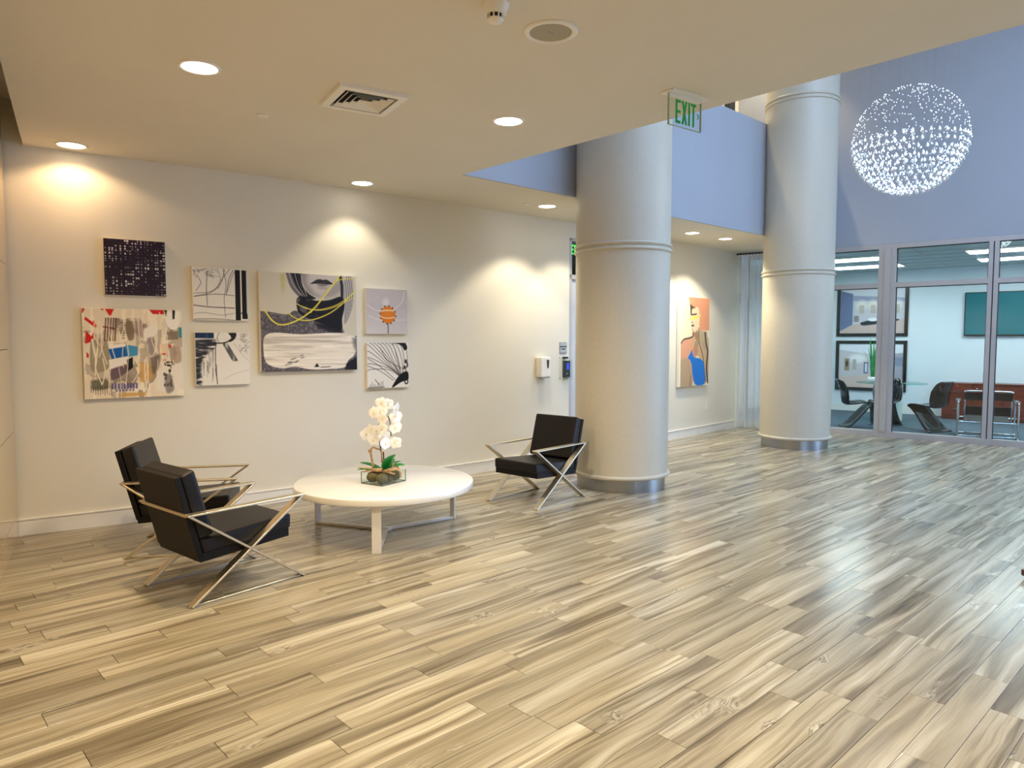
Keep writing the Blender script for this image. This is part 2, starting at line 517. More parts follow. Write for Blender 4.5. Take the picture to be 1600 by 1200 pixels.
# tall hall: parapet over the picture-wall side, wall above the camera-side ceiling, wall above the glass front
pb = MB(); pb.b(XA + 0.001, gx(YB) - 0.02, YB, YB + 0.029, ZC, 4.587); pb.b(XA + 0.001, gx(YB) - 0.02, YB + 0.029, YB + 0.14, 3.421, 4.587)
struct('wall_parapet', pb, M['atrium'], 'grey balcony parapet between the round columns')
pa = MB(); pa.b(XA - 0.15, XA, -7, 6.7, 3.42, ZT)
struct('wall_upper_near', pa, M['atrium'])
eg = MB(); cfbox(eg, 0.0, 0.18, -3.2, 12.0, ZC, ZT)
struct('wall_above_glass', eg, M['atrium'], 'tall grey wall above the glass front')
ct = MB(); SX0, SX1, SY0, SY1 = 5.0, 9.6, -4.2, 1.9     # roof light of the tall hall
ct.b(XA - 0.15, SX0, -7, 9.2, ZT, ZT + 0.1); ct.b(SX1, 14, -7, 9.2, ZT, ZT + 0.1); ct.b(SX0, SX1, -7, SY0, ZT, ZT + 0.1); ct.b(SX0, SX1, SY1, 9.2, ZT, ZT + 0.1)
struct('ceiling_hall', ct, M['ceil'])
# upper gallery behind the parapet
ub = MB(); ub.b(XA - 0.15, 11.6, 6.6, 6.7, 3.42, ZT)
ug = struct('wall_gallery', ub, M['cream'], 'cream gallery wall above the parapet')
pl = MB(); pl.b(11.12, 11.30, 6.5, 6.6, 3.42, ZT)
pl.build('gallery_post', M['gasket'], ug)
uf = MB(); uf.b(XA - 0.15, 11.9, YB + 0.14, 6.7, 3.425, 3.46)
struct('floor_gallery', uf, M['ceil'])
# walls behind the camera, out of view
bk = MB(); bk.b(-5.1, -5.0, -7, 7.4, 0, 3.36)
struct('wall_rear', bk, M['wall'])
bk = MB(); bk.b(XA - 0.15, 13.6, -7.1, -7.0, 0, ZT); struct('wall_hall_side', bk, M['atrium'])
bk = MB(); bk.b(-5.1, XA - 0.15, -4.6, -4.5, 0, ZC); bk.b(-5.1, ssx(-4.5) + 0.02, -4.6, -4.5, ZC, 3.36); struct('wall_rear_side', bk, M['wall'])

# ------------------------------------------------------------------ door behind the column
dt = bpy.data.objects.new('door_1', None); link(dt); dt['kind'] = 'structure'; dt['label'] = 'grey metal framed door with transom behind the column'
dt.location = (DX0, wy(DX0), 0); dt.rotation_euler = (0, 0, wang(7.3))
W_ = DX1 - DX0
f_ = MB()
f_.b(0.0, 0.05, 0.0, 0.14, 0, DZ); f_.b(W_ - 0.05, W_, 0.0, 0.14, 0, DZ); f_.b(0.0, W_, 0.0, 0.14, DZ - 0.04, DZ); f_.b(0.0, W_, 0.0, 0.14, 2.31, 2.37)
f_.build('door_frame', M['alum'], dt)
l_ = MB(); l_.b(0.055, W_ - 0.055, 0.03, 0.075, 0.01, 2.305)
leaf = l_.build('door_leaf', mat('pale_grey_door', 'c3c7cc', 0.4), dt)
h_ = MB(); h_.b(0.058, 0.064, 0.024, 0.03, 0.05, 2.28); h_.build('seal', M['gasket'], leaf)
h2 = MB(); h2.b(W_ - 0.15, W_ - 0.12, -0.03, 0.03, 0.95, 1.15); h2.build('door_handle', M['steel'], leaf)
t_ = MB(); t_.b(0.05, W_ - 0.05, 0.05, 0.056, 2.37, DZ - 0.04); t_.build('transom_pane', M['clear'], dt)
cw = MB(); cw.b(6.0, 9.2, 8.3, 8.4, 0, 3.02); cw.b(5.95, 6.0, 6.5, 8.4, 0, 3.02); cw.b(9.2, 9.25, 6.5, 8.4, 0, 3.02); cw.b(5.95, 9.25, 6.5, 8.4, 3.02, 3.06)
struct('wall_corridor', cw, mat('olive_corridor_paint', '8f8460', 0.8), 'dim olive corridor behind the door')
cfm = MB(); cfm.b(5.95, 9.25, 7.21, 8.4, -0.05, 0.0); struct('floor_corridor', cfm, M['grout'])

# ------------------------------------------------------------------ round columns
def column(cx, cy, r, rings, label):
    t = thing('round_column', label, 'column', (cx, cy, 0), group='round columns of the tall hall')
    t['kind'] = 'structure'
    mb = MB(); mb.lathe([(r * 0.945, 0.0), (r * 0.945, 0.132)], 72)
    mb.build('toe_kick', M['steel'], t)
    mb = MB()
    mb.lathe([(r * 0.9, 0.131), (r + 0.012, 0.131), (r + 0.020, 0.138), (r + 0.022, 0.152), (r + 0.018, 0.166), (r, 0.17)], 96)
    mb.build('base_ring', M['column'], t)
    prof = [(r, 0.165)]
    for z in rings:
        prof += [(r, z - 0.06), (r, z + 0.06)]
    prof += [(r, ZT)]
    mb = MB(); mb.lathe(prof, 96); mb.build('shaft', M['column'], t)
    for z in rings:
        for dz in (-0.026, 0.026):
            mb = MB()
            mb.lathe([(r + 0.022 * math.cos(a) - 0.002, z + dz + 0.017 * math.sin(a)) for a in [R(q) for q in range(-90, 91, 18)]], 96)
            mb.build('collar_ring', M['column'], t)
    return t
column(5.938, 4.675, 0.487, [2.462, 4.83], 'nearer round column in pale stippled paint, beside the lone armchair')
column(9.976, 4.694, 0.478, [2.472, 4.83], 'farther round column in pale stippled paint, beside the sheer curtain')

# ------------------------------------------------------------------ glass front and meeting room
ZH, ZTR, ZSILL = 3.02, 2.40, 0.085
fr = bpy.data.objects.new('window_1', None); link(fr); fr['kind'] = 'structure'; fr['label'] = 'glass front of the meeting room in grey aluminium frames'
def fpart(name, m, v0, v1, z0, z1, a0=-0.03, a1=0.09):
    mb = MB(); cfbox(mb, a0, a1, v0, v1, z0, z1); return mb.build(name, m, fr)
fpart('window_sill', M['alum'], -2.4, 6.0, 0.0, ZSILL)
fpart('head_rail', M['alum'], -2.4, 6.0, ZH - 0.075, ZH)
fpart('post', M['alum'], 0.615, 0.70, ZSILL, ZH - 0.075)
fpart('post', M['alum'], 0.70, 0.79, ZSILL, ZH - 0.075, -0.05, 0.10)
fpart('post', M['alum'], 0.79, 0.865, ZSILL, ZH - 0.075)
for v in (2.085, 2.155, 4.2, -0.62, -1.5):
    fpart('mullion', M['alum'], v - 0.028, v + 0.028, ZSILL, ZH - 0.075)
fpart('gap_strip', M['gasket'], 2.113, 2.127, ZSILL, ZH - 0.075, -0.01, 0.07)
bays = [(-1.472, -0.648), (-0.592, 0.615), (0.865, 2.057), (2.183, 4.172)]
for v0, v1 in bays:
    fpart('transom', M['alum'], v0, v1, ZTR - 0.055, ZTR + 0.02)
    for z0, z1 in ((ZSILL, ZTR - 0.055), (ZTR + 0.02, ZH - 0.075)):
        p_ = fpart('pane', M['pane'], v0, v1, z0, z1, 0.028, 0.034)
        g_ = MB()
        cfbox(g_, 0.015, 0.047, v0, v0 + 0.010, z0, z1); cfbox(g_, 0.015, 0.047, v1 - 0.010, v1, z0, z1); cfbox(g_, 0.015, 0.047, v0, v1, z1 - 0.010, z1)
        g_.build('gasket', M['gasket'], p_)
AB, VL, VR, ZM = 4.05, -2.6, 6.0, 2.95
cb = MB(); cfbox(cb, AB, AB + 0.1, VL - 0.1, VR, 0, ZM); struct('wall_meeting_back', cb, M['confwall'], 'cool white back wall of the meeting room')
cb = MB(); cfbox(cb, 0.1, AB, VL - 0.1, VL, 0, ZM); cfbox(cb, 0.1, AB, VR, VR + 0.1, 0, ZM); struct('wall_meeting_side', cb, M['confwall'])
cb = MB(); cfbox(cb, 0.12, AB, VL, VR, ZM, ZM + 0.06); cg = struct('ceiling_meeting', cb, M['conftile'], 'tiled ceiling of the meeting room')
gr = MB()
for k in range(7): cfbox(gr, 0.12 + 0.61 * k, 0.145 + 0.61 * k, VL, VR, ZM - 0.006, ZM)
for k in range(8): cfbox(gr, 0.12, AB, VL + 1.2 * k, VL + 0.025 + 1.2 * k, ZM - 0.006, ZM)
gr.build('ceiling_grid', M['alum'], cg)
cb = MB(); cfbox(cb, 0.09, AB, VL, VR, -0.05, 0.004); struct('floor_meeting', cb, M['carpet'], 'blue grey carpet of the meeting room')
cb = MB(); cfbox(cb, AB - 0.015, AB, VL, 1.02, 0.004, 0.16); struct('baseboard_meeting', cb, M['white'])
def troffer(a, v, label):
    t = thing('ceiling_light', label, 'ceiling light', cf(a, v, ZM - 0.03), GRZ, 'fluorescent panels of the meeting room')
    mb = MB()
    for y in (-0.60, 0.60): mb.b(-0.30, 0.30, y - 0.012, y + 0.012, 0, 0.03)
    for x in (-0.30, 0.30): mb.b(x - 0.012, x + 0.012, -0.60, 0.60, 0, 0.03)
    mb.build('frame', M['whitemetal'], t)
    mb = MB(); mb.b(-0.288, 0.288, -0.588, 0.588, 0.008, 0.022); mb.build('lens', M['troffer'], t)
TF = [(1.15, -0.15, 'fluorescent panel nearest the glass, above the left black chair'), (2.6, -0.15, 'fluorescent panel deeper in the room, above the framed prints'),
      (1.15, 2.25, 'fluorescent panel nearest the glass, above the chrome armchair'), (2.6, 2.25, 'fluorescent panel deeper in the room, in front of the television'),
      (1.15, 4.5, 'fluorescent panel at the far right end nearest the glass'), (2.6, 4.5, 'fluorescent panel at the far right end, deeper in')]
for q in TF: troffer(*q)

# ------------------------------------------------------------------ downlights (each with its own lamp)
def downlight(x, y, z, label, power, colr, size=108, m='lamp', blend=0.35, group='recessed ceiling downlights'):
    t = thing('downlight', label, 'downlight', (x, y, z), group=group)
    mb = MB(); mb.lathe([(0.094, -0.001), (0.094, -0.006), (0.112, -0.006), (0.114, 0.0)], 40); mb.build('trim_ring', M['offwhite'], t)
    mb = MB(); mb.lathe([(0.0001, -0.003), (0.095, -0.003)], 40); mb.build('lens', M[m], t)
    ld = bpy.data.lights.new('downlight_lamp', 'SPOT'); ld.energy = power; ld.color = colr
    ld.spot_size = R(size); ld.spot_blend = blend; ld.shadow_soft_size = 0.08
    lo = bpy.data.objects.new('lamp', ld); link(lo, t); lo.location = (0, 0, -0.02)
    return t
WARM, NEUT, WH = (1.0, 0.76, 0.46), (1.0, 0.87, 0.64), (1.0, 0.90, 0.70)
downlight(1.312, 6.36, ZC, 'downlight nearest the stone wall, close over the picture wall', DOWN_W * 0.21, (1.0, 0.66, 0.36), 146, 'lampwarm', 0.25)
downlight(1.467, 4.080, ZC, 'downlight in the ceiling left of the square air vent', DOWN_W * 1.7, WARM, 156, blend=0.7)
downlight(3.353, 3.631, ZC, 'downlight in the ceiling right of the square air vent', DOWN_W * 1.8, NEUT, 156, blend=0.7)
downlight(3.642, 5.998, ZC, 'downlight close over the large portrait canvas', DOWN_W * 0.30, WH, 104, blend=0.4)
downlight(5.773, 5.614, ZC, 'downlight between the ceiling corner and the nearer column', DOWN_W * 0.9, WH, 106)
downlight(6.62, 5.62, ZC, 'downlight hidden behind the nearer column', DOWN_W * 0.7, WH, 106)
downlight(8.70, 5.63, ZC, 'left of the two downlights between the columns', DOWN_W * 1.35, WH, 116)
downlight(9.555, 5.615, ZC, 'right of the two downlights between the columns', DOWN_W * 1.35, WH, 116)
for x, y, lab in ((1.0, 1.9, 'above left of the camera'), (2.7, 1.1, 'above right of the camera'), (0.4, -0.8, 'behind the camera, left'), (2.9, -1.4, 'behind the camera, right')):
    downlight(x, y, ZC, 'entrance ceiling downlight outside the picture, ' + lab, DOWN_W * 1.6, NEUT, 156, blend=0.7)
for x, lab in ((7.5, 'left'), (9.6, 'middle'), (11.0, 'right')):  # lamps added out of view to brighten the gallery wall
    downlight(x, 5.85, ZT, 'added unseen downlight high over the gallery, %s of three' % lab, DOWN_W * 2.2, NEUT, 84, group='added gallery downlights')

# ------------------------------------------------------------------ ceiling fittings
vt = thing('air_vent', 'square white four-way air vent in the low ceiling', 'air vent', (2.395, 3.916, ZC), R(-12))
def sq_ring(mb, a, b, za, zb):
    """sloping square frame from half-size a at za to half-size b at zb"""
    v = []
    for h, z in ((a, za), (b, zb)):
        v += [(-h, -h, z), (h, -h, z), (h, h, z), (-h, h, z)]
    mb.add(v, [(k, (k + 1) % 4, 4 + (k + 1) % 4, 4 + k) for k in range(4)])
mb = MB(); sq_ring(mb, 0.215, 0.212, 0, -0.022); sq_ring(mb, 0.212, 0.165, -0.022, -0.024); sq_ring(mb, 0.165, 0.165, -0.024, -0.002)
mb.build('frame', M['offwhite'], vt)
mb = MB(); mb.b(-0.17, 0.17, -0.17, 0.17, -0.0015, -0.0005); mb.build('backing', M['dark'], vt)
for k in range(4):
    h = 0.150 - 0.036 * k
    mb = MB(); sq_ring(mb, h, h - 0.024, -0.024, -0.006); sq_ring(mb, h - 0.003, h - 0.027, -0.024, -0.006)
    mb.build('louvre', M['offwhite'], vt)

sd = thing('smoke_detector', 'white smoke detector on the ceiling beside the speaker', 'smoke detector', (2.165, 2.43, ZC))
mb = MB(); mb.lathe([(0.062, 0), (0.062, -0.012), (0.055, -0.018), (0.050, -0.040), (0.036, -0.046), (0.0001, -0.046)], 36); mb.build('base', M['offwhite'], sd)
mb = MB(); mb.lathe([(0.0335, -0.046), (0.0335, -0.066)], 36); mb.build('mesh_cage', M['blackpl'], sd)
for k in range(10):
    a = 2 * math.pi * k / 10
    mb = MB(); mb.box((0.035 * math.cos(a), 0.035 * math.sin(a), -0.056), (0.005, 0.006, 0.022), rz=a); mb.build('rib', M['offwhite'], sd)
mb = MB(); mb.lathe([(0.036, -0.064), (0.036, -0.068), (0.026, -0.080), (0.0001, -0.082)], 36); mb.build('cap', M['offwhite'], sd)

sp = thing('ceiling_speaker', 'round ceiling loudspeaker with beige grille', 'speaker', (2.545, 2.455, ZC))
mb = MB(); mb.lathe([(0.132, 0), (0.132, -0.004), (0.122, -0.009), (0.104, -0.009), (0.102, -0.004)], 56); mb.build('rim', M['offwhite'], sp)
mb = MB(); mb.lathe([(0.0001, -0.006), (0.103, -0.005)], 56); mb.build('grille', M['grille'], sp)
mb = MB(); mb.b(-0.016, 0.016, -0.003, 0.003, -0.0075, -0.006); mb.build('badge', M['plate'], sp)

for x, y, lab in ((2.073, 4.654, 'small round sprinkler cover left of the air vent'), (5.50, 5.667, 'small round sprinkler cover beside the downlight at the ceiling corner'), (9.42, 5.68, 'small round sprinkler cover between the two downlights past the column')):
    t = thing('sprinkler_cover', lab, 'sprinkler', (x, y, ZC), group='sprinkler covers')
    mb = MB(); mb.lathe([(0.040, 0), (0.040, -0.006), (0.034, -0.009), (0.0001, -0.009)], 28); mb.build('cover_plate', M['offwhite'], t)
    mb = MB(); mb.lathe([(0.030, 0), (0.030, -0.005)], 20); mb.build('neck', M['plate'], t)

def exit_sign(loc, rz, label, lettermat):
    t = thing('exit_sign', label, 'exit sign', loc, rz)
    mb = MB(); mb.b(-0.165, 0.165, -0.052, 0.052, -0.008, 0.0); mb.b(-0.15, 0.15, -0.012, 0.012, -0.02, -0.008); mb.build('ceiling_plate', M['offwhite'], t)
    mb = MB(); mb.b(-0.150, 0.150, -0.004, 0.004, -0.195, -0.018); pn = mb.build('acrylic_panel', M['clear'], t)
    mb = MB()
    for x in (-0.150, 0.150): mb.b(x - 0.002, x + 0.002, -0.005, 0.005, -0.196, -0.018)
    mb.b(-0.152, 0.152, -0.005, 0.005, -0.198, -0.195); mb.build('panel_edge', mat('sign_edge', '8fae8a', 0.3), pn)
    M0 = Matrix(((1, 0, 0, 0), (0, 0, 1, 0), (0, 1, 0, 0), (0, 0, 0, 1)))       # polygon xy -> world xz
    def pg(mb, pts, y): mb.prism([(p[0], p[1]) for p in pts], y - 0.0015, y, M=M0)
    y = -0.0045; z0, z1 = -0.178, -0.038; s = 0.017
    mb = MB(); x = -0.092
    pg(mb, [(x, z0), (x + s, z0), (x + s, z1), (x, z1)], y)
    for za in (z0, (z0 + z1) / 2 - s / 2, z1 - s): pg(mb, [(x + s, za), (x + 0.046, za), (x + 0.046, za + s), (x + s, za + s)], y)
    mb.build('letter_e', lettermat, t)
    mb = MB(); x = -0.036; wv = 0.052
    pg(mb, [(x, z0), (x + 0.018, z0), (x + wv, z1), (x + wv - 0.018, z1)], y); pg(mb, [(x + wv - 0.018, z0), (x + wv, z0), (x + 0.018, z1), (x, z1)], y - 0.0002)
    mb.build('letter_x', lettermat, t)
    mb = MB(); x = 0.026; pg(mb, [(x, z0), (x + s, z0), (x + s, z1), (x, z1)], y); mb.build('letter_i', lettermat, t)
    mb = MB(); x = 0.051; pg(mb, [(x + 0.0155, z0), (x + 0.0325, z0), (x + 0.0325, z1), (x + 0.0155, z1)], y); pg(mb, [(x, z1 - s), (x + 0.048, z1 - s), (x + 0.048, z1), (x, z1)], y - 0.0002)
    mb.build('letter_t', lettermat, t)
    mb = MB(); x = 0.108
    pg(mb, [(x, -0.125), (x + 0.008, -0.125), (x + 0.022, -0.108), (x + 0.008, -0.091), (x, -0.091), (x + 0.013, -0.108)], y); mb.build('arrow', lettermat, t)
    return t
exit_sign((3.80, 2.525, ZC), R(-6), 'clear acrylic exit sign with green letters hanging from the ceiling', M['green'])
exit_sign((8.12, 7.3, 3.0), R(0), 'green exit sign glimpsed through the transom of the door', mat('sign_green_lit', '20c040', 0.5, emit=((0.05, 0.9, 0.1), 2.5)))

# ------------------------------------------------------------------ pictures: a small painter that inks a fine grid of points
class Paint:
    def __init__(s, w, h, res, base, seed=1):
        s.nx = res; s.ny = max(8, int(round(res * h / w))); s.asp = w / h
        s.X, s.Y = np.meshgrid(np.linspace(0, 1, s.nx), np.linspace(0, 1, s.ny))
        s.A = np.empty((s.ny, s.nx, 3)); s.A[:] = base; s.px = 1.0 / s.nx
        s.rs = np.random.RandomState(seed)
    def put(s, m, c, a=1.0):
        m = np.clip(m, 0, 1)[..., None] * a
        s.A = s.A * (1 - m) + np.array(c) * m
    def noise(s, fx, fy, seed=0, oct=3):
        rs = np.random.RandomState(seed); out = np.zeros_like(s.X); amp = 1.0; tot = 0
        for k in range(oct):
            gx_, gy_ = int(fx) + 2, int(fy) + 2
            g = rs.rand(gy_ + 1, gx_ + 1)
            x = s.X * fx; y = s.Y * fy; i = x.astype(int); j = y.astype(int); u = x - i; v = y - j
            u = u * u * (3 - 2 * u); v = v * v * (3 - 2 * v)
            out += amp * ((g[j, i] * (1 - u) + g[j, i + 1] * u) * (1 - v) + (g[j + 1, i] * (1 - u) + g[j + 1, i + 1] * u) * v)
            tot += amp; amp *= 0.5; fx *= 2; fy *= 2
        return out / tot
    def polymask(s, pts, soft=1.0):
        ins = np.zeros(s.X.shape, bool); dist = np.full(s.X.shape, 9.0)
        n = len(pts)
        for k in range(n):
            x0, y0 = pts[k]; x1, y1 = pts[(k + 1) % n]
            c = ((y0 > s.Y) != (y1 > s.Y)) & (s.X < (x1 - x0) * (s.Y - y0) / ((y1 - y0) or 1e-9) + x0)
            ins ^= c
            dist = np.minimum(dist, s.segd((x0, y0), (x1, y1)))
        d = np.where(ins, dist, -dist)
        return np.clip(0.5 + d / (s.px * soft), 0, 1)
    def segd(s, a, b):
        dx = b[0] - a[0]; dy = (b[1] - a[1]) / s.asp
        px = s.X - a[0]; py = (s.Y - a[1]) / s.asp
        t = np.clip((px * dx + py * dy) / (dx * dx + dy * dy + 1e-12), 0, 1)
        return np.hypot(px - t * dx, py - t * dy)
    def poly(s, pts, c, a=1.0, soft=1.0, tex=None):
        m = s.polymask(pts, soft)
        if tex is not None: m = m * tex
        s.put(m, c, a)
    def curve(s, pts):
        return [(p.x, p.y) for p in catmull(pts, 6)]
    def blob(s, pts, c, a=1.0, soft=1.0, tex=None):
        s.poly(s.curve(list(pts) + [pts[0]])[:-1], c, a, soft, tex)
    def stroke(s, pts, w, c, a=1.0, smooth=True, tex=None):
        P = s.curve(pts) if smooth and len(pts) > 2 else pts
        d = np.full(s.X.shape, 9.0)
        for k in range(len(P) - 1): d = np.minimum(d, s.segd(P[k], P[k + 1]))
        m = np.clip(0.5 + (w / 2 - d) / s.px, 0, 1) * min(1.0, w / s.px)
        if tex is not None: m = m * tex
        s.put(m, c, a)
    def ell(s, cx, cy, rx, ry, c, a=1.0, soft=1.0, tex=None):
        d = np.hypot((s.X - cx) / rx, (s.Y - cy) / ry)
        m = np.clip(0.5 + (1 - d) * min(rx, ry) / (s.px * soft), 0, 1)
        if tex is not None: m = m * tex
        s.put(m, c, a)
    def rect(s, x0, y0, x1, y1, c, a=1.0, tex=None):
        s.poly([(x0, y0), (x1, y0), (x1, y1), (x0, y1)], c, a, 1.0, tex)
    def mesh(s, name, w, h):
        """upright sheet in local xz, facing -y, bottom edge at z = 0"""
        xs = (s.X - 0.5) * w; zs = (1 - s.Y) * h
        v = np.stack([xs, np.zeros_like(xs), zs], -1).reshape(-1, 3)
        idx = np.arange(s.nx * s.ny).reshape(s.ny, s.nx)
        f = np.stack([idx[:-1, :-1], idx[1:, :-1], idx[1:, 1:], idx[:-1, 1:]], -1).reshape(-1, 4)
        me = bpy.data.meshes.new(name); me.from_pydata(v.tolist(), [], f.tolist())
        ca = me.color_attributes.new('ink', 'FLOAT_COLOR', 'POINT')
        c = np.clip(s.A.reshape(-1, 3), 0, 1)
        c = np.where(c <= 0.04045, c / 12.92, ((c + 0.055) / 1.055) ** 2.4)
        ca.data.foreach_set('color', np.concatenate([c, np.ones((len(c), 1))], 1).ravel())
        return me

def canvas(x0, x1, z0, z1, P, label, thick=0.042, group=None):
    xc = (x0 + x1) / 2; w = (x1 - x0) / math.cos(wang(xc)); h = z1 - z0
    t = thing('canvas_painting', label, 'painting', (xc, wy(xc), z0), wang(xc), group)
    mb = MB(); mb.b(-w / 2, w / 2, -thick, -0.004, 0, h); mb.build('stretched_canvas', M['canvas'], t, bevel=0.002, seg=1)
    me = P.mesh('printed_face', w - 0.003, h - 0.003); me.materials.append(M['ink'])
    o = link(bpy.data.objects.new('printed_face', me), t); o.location = (0, -thick - 0.0012, 0.0015)
    return t

CREAM = (0.93, 0.89, 0.81); OFF = (0.90, 0.88, 0.84); BLK = (0.07, 0.06, 0.07)
GW = 'canvases on the picture wall'
# woven dark grid with white gaps
p = Paint(0.455, 0.46, 130, (0.13, 0.09, 0.14), 3)
p.put(p.noise(2, 3, 5), (0.10, 0.09, 0.24), 0.55); p.put(p.noise(3, 2, 8) ** 2, (0.26, 0.12, 0.16), 0.5)
xs_ = np.cumsum(p.rs.uniform(0.6, 1.4, 19)); xs_ = 0.025 + 0.95 * (xs_ - xs_[0]) / (xs_[-1] - xs_[0])
ys_ = np.cumsum(p.rs.uniform(0.6, 1.4, 20)); ys_ = 0.025 + 0.95 * (ys_ - ys_[0]) / (ys_[-1] - ys_[0])
wx_ = p.rs.uniform(0.004, 0.013, 19); wy_ = p.rs.uniform(0.004, 0.013, 20)
for i in range(19):
    p.stroke([(xs_[i] + 0.02, 0), (xs_[i] + 0.02, 1)], 0.008, (0.24, 0.20, 0.36), 0.35, False)
    for k in range(20):
        q = (p.rs.rand() ** 0.8) * (0.45 + 0.55 * math.sin(3.1 * xs_[i] + 5.0 * ys_[k]) ** 2) + 0.15
        p.rect(xs_[i] - wx_[i] * (.5 + q), ys_[k] - wy_[k] * (.5 + q), xs_[i] + wx_[i] * (.5 + q), ys_[k] + wy_[k] * (.5 + q), (0.95, 0.93, 0.92), min(1, max(0, 2.4 * q - 0.9)))
canvas(1.542, 1.992, 1.90, 2.358, p, 'small dark woven-grid canvas with white dots, topmost at the left', group=GW)

# collage
p = Paint(0.735, 0.736, 190, (0.90, 0.84, 0.74), 4)
nz = p.noise(9, 4, 2, 4); n2 = p.noise(22, 3, 6, 3); n3 = p.noise(6, 6, 9, 4)
p.put((n3 > 0.55) * (p.Y > 0.1), (0.62, 0.57, 0.50), 0.55); p.put((n2 > 0.58), (0.97, 0.93, 0.84), 0.6)
p.put((nz > 0.60) * (p.X > 0.25), (0.46, 0.40, 0.36), 0.6)
p.blob([(0.07, 0.36), (0.22, 0.34), (0.25, 0.55), (0.22, 0.68), (0.07, 0.68)], (0.60, 0.55, 0.46), 0.9)
p.rect(0.09, 0.42, 0.16, 0.55, (0.72, 0.66, 0.58), 0.8)
for q in ([(0, 0), (0.03, 0), (0.01, 0.05), (0, 0.05)], [(0.03, 0.09), (0.13, 0.18), (0.12, 0.21), (0.02, 0.12)], [(0.03, 0.24), (0.09, 0.32), (0.07, 0.37), (0.02, 0.39)], [(0.17, 0.0), (0.21, 0.0), (0.2, 0.02)], [(0.22, 0.0), (0.31, 0.0), (0.27, 0.09)], [(0.66, 0.0), (0.81, 0.0), (0.82, 0.05), (0.70, 0.05)], [(0.10, 0.26), (0.11, 0.27), (0.10, 0.34), (0.07, 0.34)], [(0.03, 0.48), (0.05, 0.5), (0.05, 0.54), (0.03, 0.54)]):
    p.poly(q, (0.80, 0.12, 0.10))
p.poly([(0.11, 0.13), (0.14, 0.19), (0.13, 0.21), (0.09, 0.15)], (0.90, 0.42, 0.34))
for k in range(5): p.poly([(0.22 + 0.025 * k, 0.10), (0.235 + 0.025 * k, 0.10), (0.215 + 0.025 * k, 0.36), (0.20 + 0.025 * k, 0.36)], (0.36, 0.24, 0.18), 0.85)
p.stroke([(0.20, 0.20), (0.31, 0.22)], 0.014, (0.42, 0.18, 0.16), 0.9)
for k in range(7): p.rect(0.37, 0.15 + 0.028 * k, 0.41, 0.163 + 0.028 * k, (0.45, 0.40, 0.34), 0.7)
p.blob([(0.42, 0.15), (0.49, 0.14), (0.50, 0.32), (0.44, 0.34)], (0.48, 0.41, 0.32), 0.85, 3)
p.blob([(0.51, 0.14), (0.57, 0.13), (0.61, 0.2), (0.58, 0.3), (0.52, 0.28)], (0.58, 0.46, 0.46), 0.7, 4)
p.blob([(0.60, 0.22), (0.70, 0.18), (0.74, 0.25), (0.68, 0.32), (0.60, 0.36)], (0.93, 0.90, 0.85), 1, 3)
p.blob([(0.63, 0.33), (0.70, 0.32), (0.70, 0.48), (0.66, 0.52)], (0.54, 0.49, 0.50), 0.8, 3)
p.poly([(0.24, 0.40), (0.42, 0.39), (0.40, 0.44), (0.25, 0.45)], (0.94, 0.91, 0.87))
p.poly([(0.24, 0.45), (0.41, 0.42), (0.43, 0.53), (0.27, 0.56)], (0.05, 0.36, 0.66))
p.poly([(0.41, 0.40), (0.53, 0.42), (0.54, 0.52), (0.43, 0.54)], (0.27, 0.57, 0.74))
p.poly([(0.24, 0.57), (0.43, 0.53), (0.44, 0.60), (0.25, 0.67)], (0.92, 0.90, 0.88))
p.poly([(0.42, 0.57), (0.48, 0.54), (0.48, 0.66), (0.43, 0.70)], BLK)
p.poly([(0.24, 0.68), (0.42, 0.62), (0.43, 0.70), (0.33, 0.78), (0.26, 0.80)], (0.42, 0.35, 0.38))
p.blob([(0.55, 0.60), (0.66, 0.62), (0.68, 0.78), (0.55, 0.82)], (0.80, 0.62, 0.36), 0.85, 4)
p.blob([(0.66, 0.55), (0.76, 0.52), (0.74, 0.66), (0.68, 0.74)], (0.40, 0.34, 0.32), 0.75, 5)
p.rect(0.76, 0.40, 0.83, 0.50, (0.91, 0.80, 0.66)); p.rect(0.77, 0.50, 0.82, 0.52, (0.80, 0.25, 0.2)); p.rect(0.79, 0.57, 0.82, 0.59, (0.85, 0.35, 0.3))
p.poly([(0.85, 0.39), (0.89, 0.42), (0.86, 0.45)], (0.78, 0.20, 0.28))
p.blob([(0.84, 0.02), (0.97, 0.02), (0.96, 0.2), (0.88, 0.22), (0.83, 0.12)], (0.95, 0.93, 0.89))
p.poly([(0.905, 0.0), (0.935, 0.0), (0.925, 0.10), (0.905, 0.11)], BLK)
p.poly([(0.82, 0.0), (0.85, 0.0), (0.835, 0.08)], (0.2, 0.19, 0.2))
p.poly([(0.83, 0.26), (0.96, 0.24), (0.96, 0.34), (0.83, 0.35)], (0.48, 0.42, 0.36), 0.8)
p.rect(0.965, 0.20, 1, 0.32, (0.25, 0.55, 0.58))
p.blob([(0.72, 0.74), (0.80, 0.64), (0.97, 0.60), (1.0, 0.82), (0.90, 0.98), (0.72, 0.90)], (0.90, 0.87, 0.82), 1, 2)
p.blob([(0.86, 0.44), (0.97, 0.42), (0.98, 0.60), (0.88, 0.60)], (0.66, 0.58, 0.50), 0.8, 3)
p.ell(0.855, 0.625, 0.052, 0.030, BLK); p.ell(0.855, 0.622, 0.036, 0.014, (0.7, 0.67, 0.62))
for k in range(12): p.ell(0.80 + 0.08 * p.rs.rand(), 0.66 + 0.22 * p.rs.rand(), 0.012, 0.02, (0.2, 0.18, 0.17), 0.8)
p.blob([(0.80, 0.78), (0.87, 0.74), (0.90, 0.92), (0.82, 0.96)], (0.36, 0.32, 0.30), 0.6, 4)
